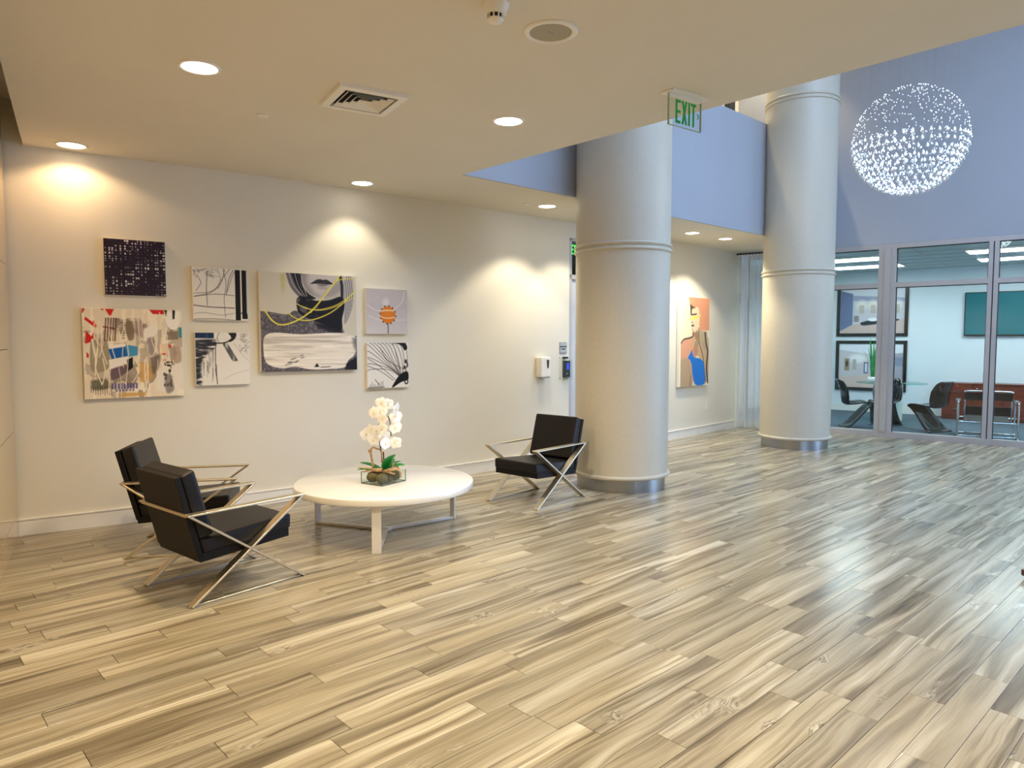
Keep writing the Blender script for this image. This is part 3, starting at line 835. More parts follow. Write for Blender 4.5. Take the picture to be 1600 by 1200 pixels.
for k in range(9): p.rect(0.26 + 0.03 * k, 0.83 + 0.01 * p.rs.rand(), 0.28 + 0.03 * k, 0.90, (0.27, 0.25, 0.55), 0.75)
for k in range(6): p.rect(0.30 + 0.033 * k, 0.905, 0.318 + 0.033 * k, 0.925, (0.30, 0.27, 0.60), 0.8)
p.rect(0.33, 0.945, 0.60, 0.985, (0.80, 0.62, 0.34), 0.85)
p.blob([(0.06, 0.80), (0.2, 0.78), (0.24, 0.88), (0.08, 0.90)], (0.30, 0.30, 0.24), 0.7, 4)
for k in range(10): p.stroke([(0.06 + 0.022 * k, 0.86), (0.06 + 0.022 * k, 0.92 + 0.06 * p.rs.rand())], 0.006, (0.25, 0.24, 0.20), 0.8, False)
for k in range(34):
    x = p.rs.rand(); y = p.rs.uniform(0, 0.6); l = p.rs.uniform(0.15, 0.45)
    p.stroke([(x, y), (x + p.rs.uniform(-.03, .03), y + l / 2), (x + p.rs.uniform(-.05, .05), y + l)], p.rs.uniform(0.005, 0.012), (0.95, 0.90, 0.79), 0.9)
canvas(1.377, 2.104, 1.054, 1.789, p, 'large colourful collage canvas with red and blue patches, lowest at the left', group=GW)

# two black bars and thin lines
p = Paint(0.46, 0.46, 120, OFF, 5)
INK = (0.25, 0.24, 0.23)
for q, w in (([(0.02, 0.55), (0.3, 0.48), (0.5, 0.3), (0.58, 0.02)], .007), ([(0, 0.5), (0.35, 0.44), (0.52, 0.22), (0.68, 0.0)], .006), ([(0.26, 0.1), (0.24, 0.4), (0.25, 0.72)], .008), ([(0, 0.72), (0.3, 0.75), (0.75, 0.76)], .012), ([(0, 0.56), (0.4, 0.5), (0.75, 0.52)], .007),
             ([(0.55, 0.0), (0.6, 0.3), (0.56, 0.6), (0.58, 0.95)], .006), ([(0.6, 0.5), (0.66, 0.2), (0.74, 0.03)], .008), ([(0.62, 0.45), (0.70, 0.2), (0.76, 0.06)], .006), ([(0, 0.88), (0.2, 0.86), (0.5, 0.9), (0.75, 0.86)], .005), ([(0.1, 0.2), (0.14, 0.3), (0.05, 0.45)], .006), ([(0.45, 0.02), (0.5, 0.2), (0.46, 0.4)], .005)):
    p.stroke(q, w * 1.4, INK, 0.9)
for k in range(26):
    x = p.rs.uniform(0.0, 0.42); y = p.rs.uniform(0.02, 0.16)
    p.stroke([(x, y), (x + p.rs.uniform(-.08, .08), y + p.rs.uniform(-.06, .06)), (x + p.rs.uniform(-.12, .12), y + p.rs.uniform(-.03, .08))], 0.007, (0.34, 0.32, 0.29), 0.7)
p.rect(0.77, 0.02, 0.868, 1.0, BLK); p.rect(0.895, 0.02, 1.0, 0.97, BLK); p.rect(0.985, 0.02, 1.0, 0.9, OFF)
p.stroke([(0.88, 0.86), (0.95, 0.83), (0.99, 0.90), (0.93, 0.96)], 0.018, BLK)
p.stroke([(0, 0.985), (0.4, 0.975), (0.77, 1.0)], 0.012, INK, 0.8)
canvas(2.199, 2.655, 1.706, 2.167, p, 'white canvas with two vertical black bars and thin ink lines', group=GW)

# navy block and grey sweep
p = Paint(0.462, 0.466, 120, OFF, 6)
st = p.noise(30, 5, 3, 3); st2 = p.noise(6, 30, 4, 3)
p.blob([(0, 0.14), (0.34, 0.12), (0.36, 0.28), (0.2, 0.42), (0.10, 0.62), (0.10, 0.98), (0, 1.0)], (0.15, 0.16, 0.20), 0.95, 6, np.clip((st2 - 0.22) * 4, 0, 1))
p.rect(0, 0, 0.34, 0.105, (0.10, 0.19, 0.32)); p.rect(0.20, 0, 0.215, 0.1, (0.2, 0.34, 0.5))
p.stroke([(0, 0.12), (0.35, 0.12), (0.7, 0.13)], 0.012, (0.85, 0.84, 0.82))
p.blob([(0.60, 0.0), (0.75, 0.0), (0.74, 0.10), (0.66, 0.17), (0.58, 0.17), (0.66, 0.10)], (0.12, 0.12, 0.13))
p.stroke([(0.44, 0.0), (0.40, 0.10), (0.44, 0.19), (0.52, 0.2)], 0.009, INK)
p.poly([(0.48, 0.19), (0.58, 0.18), (0.78, 0.54), (0.68, 0.56)], (0.34, 0.34, 0.34), 1, 1.5, np.clip((st - 0.2) * 3.5, 0.2, 1))
p.stroke([(0.35, 0.2), (0.48, 0.2), (0.60, 0.17)], 0.02, BLK)
for k in range(22):
    x = p.rs.uniform(0.12, 0.38); y = p.rs.uniform(0.2, 0.7)
    p.stroke([(x, y), (x - 0.02 + 0.04 * p.rs.rand(), y + p.rs.uniform(0.1, 0.3))], p.rs.uniform(0.004, 0.014), (0.28, 0.27, 0.27), 0.6, False)
p.stroke([(0.37, 0.2), (0.36, 0.6), (0.385, 0.98)], 0.014, BLK, 0.8)
for k in range(24):
    x = p.rs.uniform(0.84, 0.97); y = p.rs.uniform(0.02, 0.4)
    p.stroke([(x, y), (x + p.rs.uniform(-.06, .05), y + p.rs.uniform(-.03, .05)), (x + p.rs.uniform(-.05, .02), y + 0.05)], 0.007, (0.38, 0.34, 0.29), 0.7)
p.stroke([(0.7, 0.2), (0.85, 0.4), (0.98, 0.55)], 0.006, INK, 0.6); p.stroke([(0.5, 0.9), (0.7, 0.8), (0.98, 0.72)], 0.006, INK, 0.5); p.stroke([(0.75, 0.12), (0.85, 0.14), (0.98, 0.3)], 0.006, INK, 0.6)
canvas(2.203, 2.662, 1.133, 1.599, p, 'white canvas with a navy corner and grey diagonal sweep, under the barred one', group=GW)

# half portrait with turtleneck, white brushstroke and yellow lines
p = Paint(0.953, 0.926, 210, (0.80, 0.77, 0.70), 7)
p.put(p.noise(3, 3, 2), (0.86, 0.83, 0.74), 0.5)
p.blob([(0.20, 0.02), (0.25, 0.02), (0.23, 0.2), (0.21, 0.16)], (0.72, 0.68, 0.40), 0.6, 8)
sw = p.noise(70, 60, 3, 3)
swc = (0.33, 0.31, 0.33)
p.blob([(-.05, 0.39), (0.1, 0.40), (0.26, 0.42), (0.34, 0.38), (0.46, 0.42), (0.7, 0.5), (0.83, 0.6), (0.92, 0.64), (1.05, 0.68), (1.05, 1.1), (-.05, 1.1)], swc)
p.put(p.polymask(p.curve([(-.05, 0.39), (0.1, 0.40), (0.26, 0.42), (0.34, 0.38), (0.46, 0.42), (0.7, 0.5), (0.83, 0.6), (0.92, 0.64), (1.05, 0.68), (1.05, 1.1), (-.05, 1.1)])) * np.clip((sw - 0.45) * 4, 0, 1), (0.55, 0.52, 0.52), 0.7)
p.blob([(0.55, 0.5), (0.75, 0.52), (0.84, 0.57), (0.82, 0.62), (0.6, 0.56)], (0.10, 0.09, 0.12), 0.9, 8)
# hair behind
p.blob([(0.25, -.02), (0.42, -.02), (0.42, 0.2), (0.48, 0.27), (0.40, 0.25), (0.30, 0.14)], (0.42, 0.40, 0.42), 1, 2)
p.blob([(0.84, -.02), (0.95, -.02), (0.97, 0.25), (0.91, 0.45), (0.86, 0.5), (0.86, 0.3)], (0.62, 0.60, 0.60), 1, 2)
for k in range(9):
    x = 0.86 + 0.011 * k
    p.stroke([(x, 0), (x + 0.02, 0.2), (x - 0.0, 0.46 - 0.02 * k)], 0.006, (0.30, 0.29, 0.31) if k % 2 else (0.85, 0.83, 0.82), 0.8)
# neck roll
p.blob([(0.36, 0.26), (0.42, 0.22), (0.55, 0.27), (0.7, 0.26), (0.83, 0.22), (0.87, 0.3), (0.84, 0.45), (0.82, 0.58), (0.6, 0.5), (0.40, 0.42), (0.36, 0.34)], (0.09, 0.08, 0.11))
p.put(p.polymask(p.curve([(0.36, 0.26), (0.46, 0.24), (0.56, 0.30), (0.6, 0.42), (0.5, 0.44), (0.38, 0.36), (0.36, 0.26)])) * np.clip((p.noise(14, 20, 12) - 0.45) * 4, 0, 1), (0.42, 0.40, 0.40), 0.8)
# face
p.blob([(0.40, -.04), (0.86, -.04), (0.85, 0.1), (0.80, 0.19), (0.68, 0.235), (0.58, 0.235), (0.50, 0.19), (0.43, 0.1)], (0.78, 0.75, 0.74), 1, 2)
p.blob([(0.40, -.04), (0.47, -.04), (0.47, 0.09), (0.54, 0.19), (0.60, 0.225), (0.5, 0.21), (0.42, 0.1)], (0.50, 0.48, 0.49), 0.8, 14)
p.blob([(0.74, 0.1), (0.85, 0.02), (0.84, 0.16), (0.74, 0.23), (0.64, 0.235)], (0.55, 0.53, 0.54), 0.7, 14)
p.blob([(0.30, -.02), (0.41, -.02), (0.41, 0.10), (0.48, 0.2), (0.56, 0.25), (0.46, 0.25), (0.36, 0.14)], (0.10, 0.10, 0.11))
for k in range(5): p.stroke([(0.28 + 0.03 * k, -.02), (0.33 + 0.025 * k, 0.12), (0.42 + 0.012 * k, 0.23)], 0.007, (0.74, 0.72, 0.72) if k % 2 == 0 else (0.3, 0.29, 0.3), 0.85)
p.stroke([(0.82, -.02), (0.84, 0.1), (0.84, 0.24)], 0.03, (0.10, 0.10, 0.12), 0.9)
# mouth
p.blob([(0.51, 0.095), (0.57, 0.055), (0.615, 0.048), (0.64, 0.055), (0.67, 0.048), (0.70, 0.06), (0.74, 0.09), (0.66, 0.085), (0.58, 0.085)], (0.20, 0.18, 0.19))
p.blob([(0.56, 0.092), (0.64, 0.088), (0.71, 0.092), (0.66, 0.118), (0.60, 0.118)], (0.48, 0.45, 0.46), 0.9, 3)
p.stroke([(0.51, 0.098), (0.58, 0.088), (0.65, 0.09), (0.74, 0.092)], 0.009, (0.05, 0.05, 0.06))
p.blob([(0.58, 0.13), (0.67, 0.13), (0.66, 0.145), (0.6, 0.145)], (0.52, 0.50, 0.50), 0.7, 8)
# brushstroke
ws = p.noise(3, 60, 21, 4)
bs = [(0.02, 0.70), (0.05, 0.63), (0.15, 0.605), (0.4, 0.62), (0.7, 0.605), (0.88, 0.61), (0.99, 0.65), (1.0, 0.74), (0.97, 0.84), (0.90, 0.90), (0.86, 0.97), (0.7, 0.985), (0.5, 0.985), (0.34, 0.955), (0.2, 0.965), (0.08, 0.93), (0.03, 0.86)]
p.blob(bs, (0.91, 0.87, 0.80)); bm_ = p.polymask(p.curve(bs + [bs[0]])[:-1])
p.put(bm_ * np.clip((ws - 0.50) * 4, 0, 1), (0.70, 0.66, 0.60), 0.75); p.put(bm_ * np.clip((0.40 - ws) * 5, 0, 1), (0.98, 0.95, 0.90), 0.8)
for k in range(12):
    x = p.rs.uniform(0.22, 0.40); y = 0.93 - 0.35 * (x - 0.22) + p.rs.uniform(-.03, .02)
    p.stroke([(x, y), (x + 0.03, y - 0.008)], 0.006, (0.12, 0.11, 0.12), 0.9, False)
p.poly([(0.53, 0.96), (0.56, 0.92), (0.585, 0.96)], BLK); p.stroke([(0.6, 0.965), (0.7, 0.96)], 0.008, BLK, 0.8, False)
p.poly([(0.88, 0.93), (1.0, 0.86), (1.0, 1.0), (0.86, 1.0)], (0.10, 0.09, 0.12), 0.95)
p.blob([(0.95, 0.66), (1.02, 0.66), (1.02, 0.8), (0.97, 0.76)], (0.40, 0.38, 0.38), 0.8, 8)
# yellow lines
Y1, Y2 = (0.86, 0.80, 0.25), (0.95, 0.91, 0.45)
for q, w in (([(0.04, 0.38), (0.12, 0.49), (0.22, 0.525), (0.38, 0.47), (0.54, 0.35), (0.68, 0.18), (0.82, 0.0)], .014), ([(0.50, 0.40), (0.60, 0.28), (0.72, 0.12), (0.80, 0.05), (0.97, 0.02)], .008), ([(0.26, 0.40), (0.38, 0.47), (0.52, 0.47), (0.70, 0.40), (0.85, 0.29), (0.98, 0.16)], .010), ([(0.36, 0.31), (0.48, 0.36), (0.62, 0.36), (0.80, 0.30), (0.97, 0.18)], .008), ([(0.4, 0.33), (0.56, 0.37), (0.74, 0.34), (0.98, 0.22)], .006)):
    p.stroke(q, w, Y1); p.stroke(q, w * 0.4, Y2, 0.8)
canvas(2.760, 3.709, 1.235, 2.160, p, 'largest square canvas, half portrait in a turtleneck with yellow lines and white brushstroke', thick=0.05, group=GW)

# orange disc on a stem
p = Paint(0.48, 0.462, 110, (0.78, 0.74, 0.73), 8)
p.put(p.noise(4, 4, 3), (0.70, 0.66, 0.67), 0.6); p.put(np.clip(p.Y * 1.2 - 0.4, 0, 1), (0.86, 0.83, 0.80), 0.7)
p.ell(0.47, 0.30, 0.08, 0.09, (0.88, 0.86, 0.85), 0.7, 8)
p.stroke([(0.03, 0.36), (0.25, 0.48), (0.6, 0.46), (0.85, 0.30), (0.93, 0.05)], 0.018, (0.90, 0.87, 0.83), 0.8); p.stroke([(0.05, 0.6), (0.4, 0.7), (0.95, 0.68)], 0.015, (0.90, 0.87, 0.83), 0.7)
p.stroke([(0.52, 0.75), (0.52, 1.0)], 0.024, (0.40, 0.34, 0.30))
for a in range(0, 360, 30):
    p.ell(0.52 + 0.185 * math.cos(R(a + 8)), 0.575 + 0.195 * math.sin(R(a + 8)), 0.022, 0.024, (0.33, 0.22, 0.14), 0.9)
p.ell(0.52, 0.575, 0.178, 0.19, (0.85, 0.46, 0.11)); p.put(np.clip(1 - np.hypot((p.X - .52) / .178, (p.Y - .575) / .19), 0, 1), (0.92, 0.56, 0.2), 0.6)
p.stroke([(0.36, 0.49), (0.5, 0.475), (0.67, 0.48)], 0.032, (0.95, 0.84, 0.68), 0.9); p.stroke([(0.35, 0.62), (0.52, 0.65), (0.68, 0.62)], 0.022, (0.95, 0.84, 0.68), 0.9)
canvas(3.816, 4.297, 1.593, 2.054, p, 'small lilac canvas with an orange disc on a thin stem', group=GW)

# black branching lines
p = Paint(0.487, 0.469, 110, OFF, 9)
for k in range(13):
    t_ = k / 12
    e = (-0.02 + 0.72 * max(0, t_ - 0.35) / 0.65, 0.62 - 0.62 * min(1, t_ / 0.35)) if True else None
    p.stroke([(0.84, 0.80), (0.55 + 0.3 * t_ * t_ + p.rs.uniform(-.04, .04), 0.60 - 0.22 * t_), (e[0] + 0.12, e[1] * 0.8 + 0.08), e], 0.011, (0.20, 0.17, 0.15), 0.95)
for q in ([(0.02, 0.35), (0.3, 0.52), (0.7, 0.85)], [(0.0, 0.5), (0.3, 0.62), (0.62, 0.84)], [(0.9, 0.72), (0.97, 0.4), (0.93, 0.0)], [(0.8, 0.6), (0.72, 0.3), (0.6, 0.0)], [(0.3, 0.1), (0.5, 0.4), (0.95, 0.62)]):
    p.stroke(q, 0.011, (0.24, 0.20, 0.17))
p.blob([(0.70, 0.80), (0.80, 0.70), (0.95, 0.64), (1.0, 0.72), (0.98, 0.84), (0.82, 0.88), (0.58, 1.0)], BLK)
p.blob([(0.63, 0.0), (0.9, 0.0), (0.97, 0.12), (0.90, 0.17), (0.82, 0.06)], BLK, 0.95)
p.ell(0.94, 0.88, 0.05, 0.06, BLK); p.ell(0.94, 0.88, 0.025, 0.03, OFF); p.ell(0.93, 0.42, 0.03, 0.05, BLK, 0.9); p.ell(0.90, 0.55, 0.035, 0.04, BLK, 0.85); p.ell(0.97, 0.5, 0.02, 0.06, BLK, 0.8)
for k in range(14): p.stroke([(0.02 + 0.026 * k, 1.0), (0.03 + 0.026 * k, 0.97 - 0.14 * p.rs.rand() ** 2)], 0.008, (0.2, 0.18, 0.17), 0.85, False)
p.stroke([(0, 0.985), (0.4, 0.975)], 0.02, (0.25, 0.23, 0.2), 0.7, False); p.stroke([(0.18, 0.80), (0.22, 0.86), (0.28, 0.92)], 0.012, BLK)
canvas(3.823, 4.307, 1.036, 1.504, p, 'small white canvas with black branching lines and blots, above the orchid', group=GW)

# tall figure with blue shape, past the near column
p = Paint(0.92, 1.40, 120, (0.90, 0.86, 0.72), 10)
p.put(np.clip(p.Y * 1.1 - 0.1, 0, 1) * (p.X < 0.6), (0.78, 0.78, 0.70), 0.6)
p.poly([(0.27, 0), (1, 0), (1, 0.36), (0.7, 0.36), (0.45, 0.12), (0.34, 0.08)], (0.84, 0.58, 0.44)); p.put((p.X > 0.66) * (p.Y > 0.1) * (p.Y < 0.37), (0.84, 0.58, 0.44), 0.95)
p.blob([(0.02, 0.53), (0.15, 0.47), (0.42, 0.45), (0.55, 0.48), (0.55, 0.75), (0.40, 1.02), (-.02, 1.02)], (0.84, 0.61, 0.48))
p.blob([(-.02, 0.72), (0.2, 0.68), (0.38, 0.76), (0.42, 1.02), (-.02, 1.02)], (0.68, 0.60, 0.48), 0.85, 6)
p.blob([(0.40, 0.40), (0.62, 0.38), (0.78, 0.50), (0.98, 0.46), (1.0, 0.9), (0.8, 0.98), (0.70, 0.7), (0.48, 0.62)], (0.76, 0.64, 0.50))
p.blob([(0.64, 0.36), (0.82, 0.38), (0.94, 0.40), (0.88, 0.6), (0.76, 0.55), (0.68, 0.45)], (0.66, 0.60, 0.48), 0.9, 3)
p.blob([(0.34, 0.09), (0.45, 0.11), (0.62, 0.12), (0.66, 0.26), (0.60, 0.37), (0.47, 0.40), (0.40, 0.36), (0.38, 0.30), (0.34, 0.24), (0.38, 0.17)], (0.86, 0.77, 0.64))
p.blob([(0.33, 0.07), (0.42, 0.10), (0.52, 0.115), (0.40, 0.135), (0.39, 0.20), (0.35, 0.19)], (0.33, 0.26, 0.20))
p.stroke([(0.40, 0.195), (0.5, 0.19), (0.55, 0.185)], 0.025, (0.28, 0.22, 0.18)); p.stroke([(0.40, 0.32), (0.46, 0.315)], 0.03, (0.24, 0.18, 0.15)); p.stroke([(0.40, 0.28), (0.42, 0.285)], 0.02, (0.35, 0.26, 0.2))
p.blob([(0.40, 0.35), (0.5, 0.395), (0.6, 0.37), (0.62, 0.46), (0.6, 0.5), (0.50, 0.44)], (0.56, 0.42, 0.32), 0.8, 5)
p.poly([(0.30, 0.225), (0.45, 0.215), (0.72, 0.19), (0.64, 0.225), (0.60, 0.24), (0.48, 0.245), (0.36, 0.26)], (0.93, 0.80, 0.42))
p.stroke([(0.03, 0.53), (0.14, 0.475), (0.30, 0.46), (0.44, 0.44), (0.46, 0.40)], 0.026, (0.28, 0.23, 0.18)); p.stroke([(0.64, 0.34), (0.66, 0.5), (0.80, 0.68), (0.90, 0.95)], 0.022, (0.32, 0.26, 0.20)); p.stroke([(0.86, 0.40), (0.90, 0.52), (0.96, 0.62), (0.93, 0.8), (0.98, 0.97)], 0.05, (0.26, 0.22, 0.18), 0.9)
for k in range(4): p.stroke([(0.50 + 0.035 * k, 0.56), (0.53 + 0.035 * k, 0.50)], 0.012, (0.42, 0.32, 0.25), 0.9, False)
p.blob([(0.45, 0.58), (0.56, 0.54), (0.62, 0.6), (0.58, 0.66), (0.48, 0.64)], (0.72, 0.52, 0.40), 0.9, 3)
p.blob([(0.28, 0.68), (0.36, 0.63), (0.41, 0.59), (0.45, 0.64), (0.52, 0.68), (0.68, 0.69), (0.82, 0.74), (0.87, 0.85), (0.86, 0.985), (0.56, 0.99), (0.45, 0.88), (0.40, 0.74)], (0.12, 0.45, 0.80))
p.stroke([(0.40, 0.88), (0.36, 1.0)], 0.02, (0.5, 0.36, 0.24)); p.rect(0, 0, 0.045, 1, (0.95, 0.91, 0.80))
canvas(9.31, 10.232, 0.800, 2.198, p, 'tall canvas of a posing figure with a blue shape, beyond the nearer column', thick=0.05)

# ------------------------------------------------------------------ fittings on the picture wall
def on_wall(name, x, z, label, cat): return thing(name, label, cat, (x, wy(x), z), wang(x))
t = on_wall('soap_dispenser', 6.262, 1.06, 'white wall dispenser with a dark window near the column', 'dispenser')
mb = MB(); mb.b(-0.088, 0.088, -0.10, 0.0, 0.012, 0.262); mb.build('housing', M['offwhite'], t, bevel=0.018, seg=3)
mb = MB(); mb.prism([(-0.012, 0.125), (0.012, 0.125), (0.022, 0.225), (-0.022, 0.225)], -0.002, 0.002, M=Matrix(((1, 0, 0, 0.03), (0, 0, 1, -0.1015), (0, 1, 0, 0), (0, 0, 0, 1)))); mb.build('level_window', M['gasket'], t)
mb = MB(); mb.b(-0.055, 0.075, -0.085, -0.02, 0.0, 0.014); mb.build('nozzle', M['plate'], t)
mb = MB(); mb.b(-0.005, 0.06, -0.102, -0.1, 0.065, 0.078); mb.build('label_strip', M['white'], t)
t = on_wall('switch_plate', 6.668, 1.36, 'grey two-gang wall plate above the access reader', 'wall plate')
mb = MB(); mb.b(-0.068, 0.068, -0.008, 0.0, 0.0, 0.142); mb.build('plate', M['plate'], t, bevel=0.002, seg=1)
for z0, z1 in ((0.095, 0.134), (0.008, 0.078)):
    mb = MB(); mb.b(-0.058, 0.058, -0.011, -0.008, z0, z1); mb.build('insert', mat('light_grey_insert', 'a9adae', 0.4), t)
mb = MB(); mb.b(-0.04, 0.035, -0.0125, -0.011, 0.05, 0.062); mb.build('key_slot', M['gasket'], t)
mb = MB(); mb.b(-0.066, 0.066, -0.0115, -0.008, 0.082, 0.090); mb.build('divider', M['gasket'], t)
t = on_wall('access_reader', 6.685, 1.03, 'access reader with blue screen under a clear guard beside the door', 'access reader')
mb = MB(); mb.b(-0.022, 0.072, -0.05, -0.002, 0.02, 0.235); dv = mb.build('reader_body', M['blackpl'], t, bevel=0.005)
mb = MB(); mb.b(0.004, 0.046, -0.0515, -0.05, 0.125, 0.205); mb.build('screen', M['bluelcd'], dv)
mb = MB(); mb.b(-0.002, 0.02, -0.0515, -0.05, 0.06, 0.075); mb.build('touch_pad', M['plate'], dv)
mb = MB()
mb.b(-0.085, 0.085, -0.078, -0.075, 0.0, 0.255); mb.b(-0.085, -0.082, -0.075, 0.0, 0.0, 0.255); mb.b(0.082, 0.085, -0.075, 0.0, 0.0, 0.255); mb.b(-0.085, 0.085, -0.075, 0.0, 0.0, 0.003)
mb.build('clear_guard', M['clear'], t)
mb = MB(); mb.b(-0.03, 0.045, -0.04, -0.005, 0.262, 0.285); mb.build('lock', M['blackpl'], t)
for x in (-0.075, 0.078):
    for z in (0.012, 0.275):
        mb = MB(); mb.lathe([(0.0001, -0.006), (0.008, -0.006), (0.008, 0)], 10, M=Matrix.Translation((x, -0.0005, z)) @ Matrix.Rotation(R(-90), 4, 'X')); mb.build('screw', M['steel'], t)
def outlet(t):
    mb = MB(); mb.b(-0.036, 0.036, -0.006, 0, 0, 0.116); mb.build('cover', M['white'], t, bevel=0.002, seg=1)
    for z in (0.022, 0.066):
        mb = MB(); mb.b(-0.016, 0.016, -0.0085, -0.006, z, z + 0.028); mb.build('socket', M['offwhite'], t, bevel=0.001, seg=1)
outlet(on_wall('power_outlet', 10.275, 0.39, 'white power outlet under the tall figure canvas', 'outlet'))

# ------------------------------------------------------------------ sheer curtain
cu = thing('sheer_curtain', 'white sheer curtain hanging between the picture wall and the farther column', 'curtain', (11.20, 6.33, 0))
cd = (Vector((11.42, 5.15, 0)) - Vector((11.20, 6.33, 0))); cl = cd.length; cd.normalize(); cn = Vector((cd.y, -cd.x, 0))
v = []; f = []; n_ = 170
rows = [0.03, 0.5, 1.2, 2.0, 2.6, 2.95]
for zi, z in enumerate(rows):
    for k in range(n_):
        s_ = k / (n_ - 1)
        amp = 0.046 * (0.75 + 0.25 * math.sin(2.3 * s_ * 9)) * (1.1 - 0.28 * z / 2.95)
        ph = 2 * math.pi * (12.0 * s_ + 0.35 * math.sin(7 * s_)) + 0.15 * z
        q = cd * (s_ * cl) + cn * (amp * math.sin(ph) + 0.012 * math.sin(2.7 * ph))
        v.append((q.x, q.y, z))
for r_ in range(len(rows) - 1):
    for k in range(n_ - 1):
        f.append((r_ * n_ + k, r_ * n_ + k + 1, (r_ + 1) * n_ + k + 1, (r_ + 1) * n_ + k))
mb = MB(); mb.add(v, f, True); mb.build('drape', M['sheer'], cu, fix=False)
for k in range(24):
    mb = MB(); q = cd * (cl * (k + 0.5) / 24); mb.box((q.x, q.y, 2.962), (0.02, 0.02, 0.03), rz=math.atan2(cd.y, cd.x))
    mb.build('glide', M['whitemetal'], cu)
mb = MB(); q = cd * cl / 2; mb.box((q.x, q.y, 2.99), (cl + 0.05, 0.03, 0.028), rz=math.atan2(cd.y, cd.x)); mb.build('curtain_track', M['gasket'], cu)

# ------------------------------------------------------------------ armchairs: forward = +x, feet rectangle 0.75 x 0.62
def rbox(name, m, parent, prof, y0, y1, bev):
    """extrude a side profile (x, z) across y"""
    mb = MB(); n = len(prof)
    v = [(x, y0, z) for x, z in prof] + [(x, y1, z) for x, z in prof]
    mb.add(v, [tuple(range(n)), tuple(range(n, 2 * n))[::-1]] + [(i, n + i, n + (i + 1) % n, (i + 1) % n) for i in range(n)])
    return mb.build(name, m, parent, bevel=bev, seg=3)
def armchair(loc, ang, label, proto=None):
    t = thing('armchair', label, 'armchair', loc, R(ang), 'black leather armchairs with crossed metal frames')
    HL, HW, ZA, BW, BT = 0.372, 0.290, 0.535, 0.060, 0.013
    for s in (-1, 1):
        y = s * HW
        for nm, a, b in (('crossed_leg', (-HL, y, 0.004), (HL + 0.004, y, ZA)), ('crossed_leg', (HL, y, 0.004), (-HL - 0.004, y, ZA))):
            mb = MB(); mb.bar(a, b, BW, BT, (0, 1, 0)); mb.build(nm, M['champagne'], t, bevel=0.0015, seg=1)
        mb = MB(); mb.bar((-HL - 0.012, y, ZA), (HL + 0.012, y, ZA), BW, 0.011, (0, 1, 0)); mb.build('armrest', M['champagne'], t, bevel=0.0015, seg=1)
        mb = MB(); mb.bar((-HL - 0.012, y, 0.006), (HL + 0.012, y, 0.006), BW * 0.45, 0.011, (0, 1, 0)); mb.build('floor_rail', M['champagne'], t, bevel=0.0015, seg=1)
    mb = MB(); mb.bar((-HL - 0.006, -HW, ZA - 0.002), (-HL - 0.006, HW, ZA - 0.002), 0.013, 0.018, (1, 0, 0)); mb.build('rear_crossbar', M['champagne'], t, bevel=0.0015, seg=1)
    mb = MB(); mb.bar((0, -HW, 0.262), (0, HW, 0.262), 0.03, 0.014, (1, 0, 0)); mb.build('seat_crossbar', M['champagne'], t)
    iw = HW - BW / 2 - 0.004
    rbox('seat_base', M['leather2'], t, [(0.300, 0.270), (-0.29, 0.235), (-0.302, 0.285), (0.300, 0.330)], -iw, iw, 0.004)
    rbox('seat_cushion', M['leather'], t, [(0.318, 0.318), (-0.270, 0.280), (-0.292, 0.372), (0.322, 0.412)], -iw, iw, 0.022)
    rbox('back_shell', M['leather2'], t, [(-0.268, 0.262), (-0.302, 0.262), (-0.428, 0.752), (-0.394, 0.760)], -iw, iw, 0.004)
    rbox('back_cushion', M['leather'], t, [(-0.198, 0.392), (-0.292, 0.368), (-0.392, 0.758), (-0.310, 0.792)], -iw, iw, 0.022)
    return t
armchair((4.796, 4.80, 0), 186.1, 'black armchair with crossed metal frame standing alone before the nearer column')
armchair((1.700, 4.512, 0), 7.5, 'black armchair with crossed metal frame, nearest to the camera, back turned')
armchair((1.823, 5.502, 0), -30.7, 'black armchair with crossed metal frame beside the wall, half hidden by the front one')

# ------------------------------------------------------------------ round coffee table
ct_ = thing('coffee_table', 'low round white coffee table on three flat legs', 'table', (3.112, 4.838, 0))
mb = MB(); mb.lathe([(0.0001, 0.352), (0.700, 0.352), (0.708, 0.356), (0.710, 0.362), (0.710, 0.398), (0.708, 0.403), (0.702, 0.405), (0.0001, 0.405)], 96); mb.build('table_top', M['lacquer'], ct_)
for px_, py_ in ((2.712, 4.335), (2.805, 5.418), (3.800, 4.765)):
    d = Vector((px_ - 3.112, py_ - 4.838, 0)); d.normalize(); n = Vector((-d.y, d.x, 0)); q = d * 0.640
    mb = MB(); mb.bar((q.x, q.y, 0.0), (q.x, q.y, 0.353), 0.068, 0.016, n); mb.build('leg', M['whitemetal'], ct_, bevel=0.0015, seg=1)
    mb = MB(); mb.bar((d.x * 0.03, d.y * 0.03, 0.010), (q.x, q.y, 0.010), 0.05, 0.018, n); mb.build('foot_bar', M['whitemetal'], ct_, bevel=0.0015, seg=1)
mb = MB(); mb.lathe([(0.05, 0.001), (0.05, 0.019), (0.0001, 0.0195)], 24); mb.build('hub', M['whitemetal'], ct_)

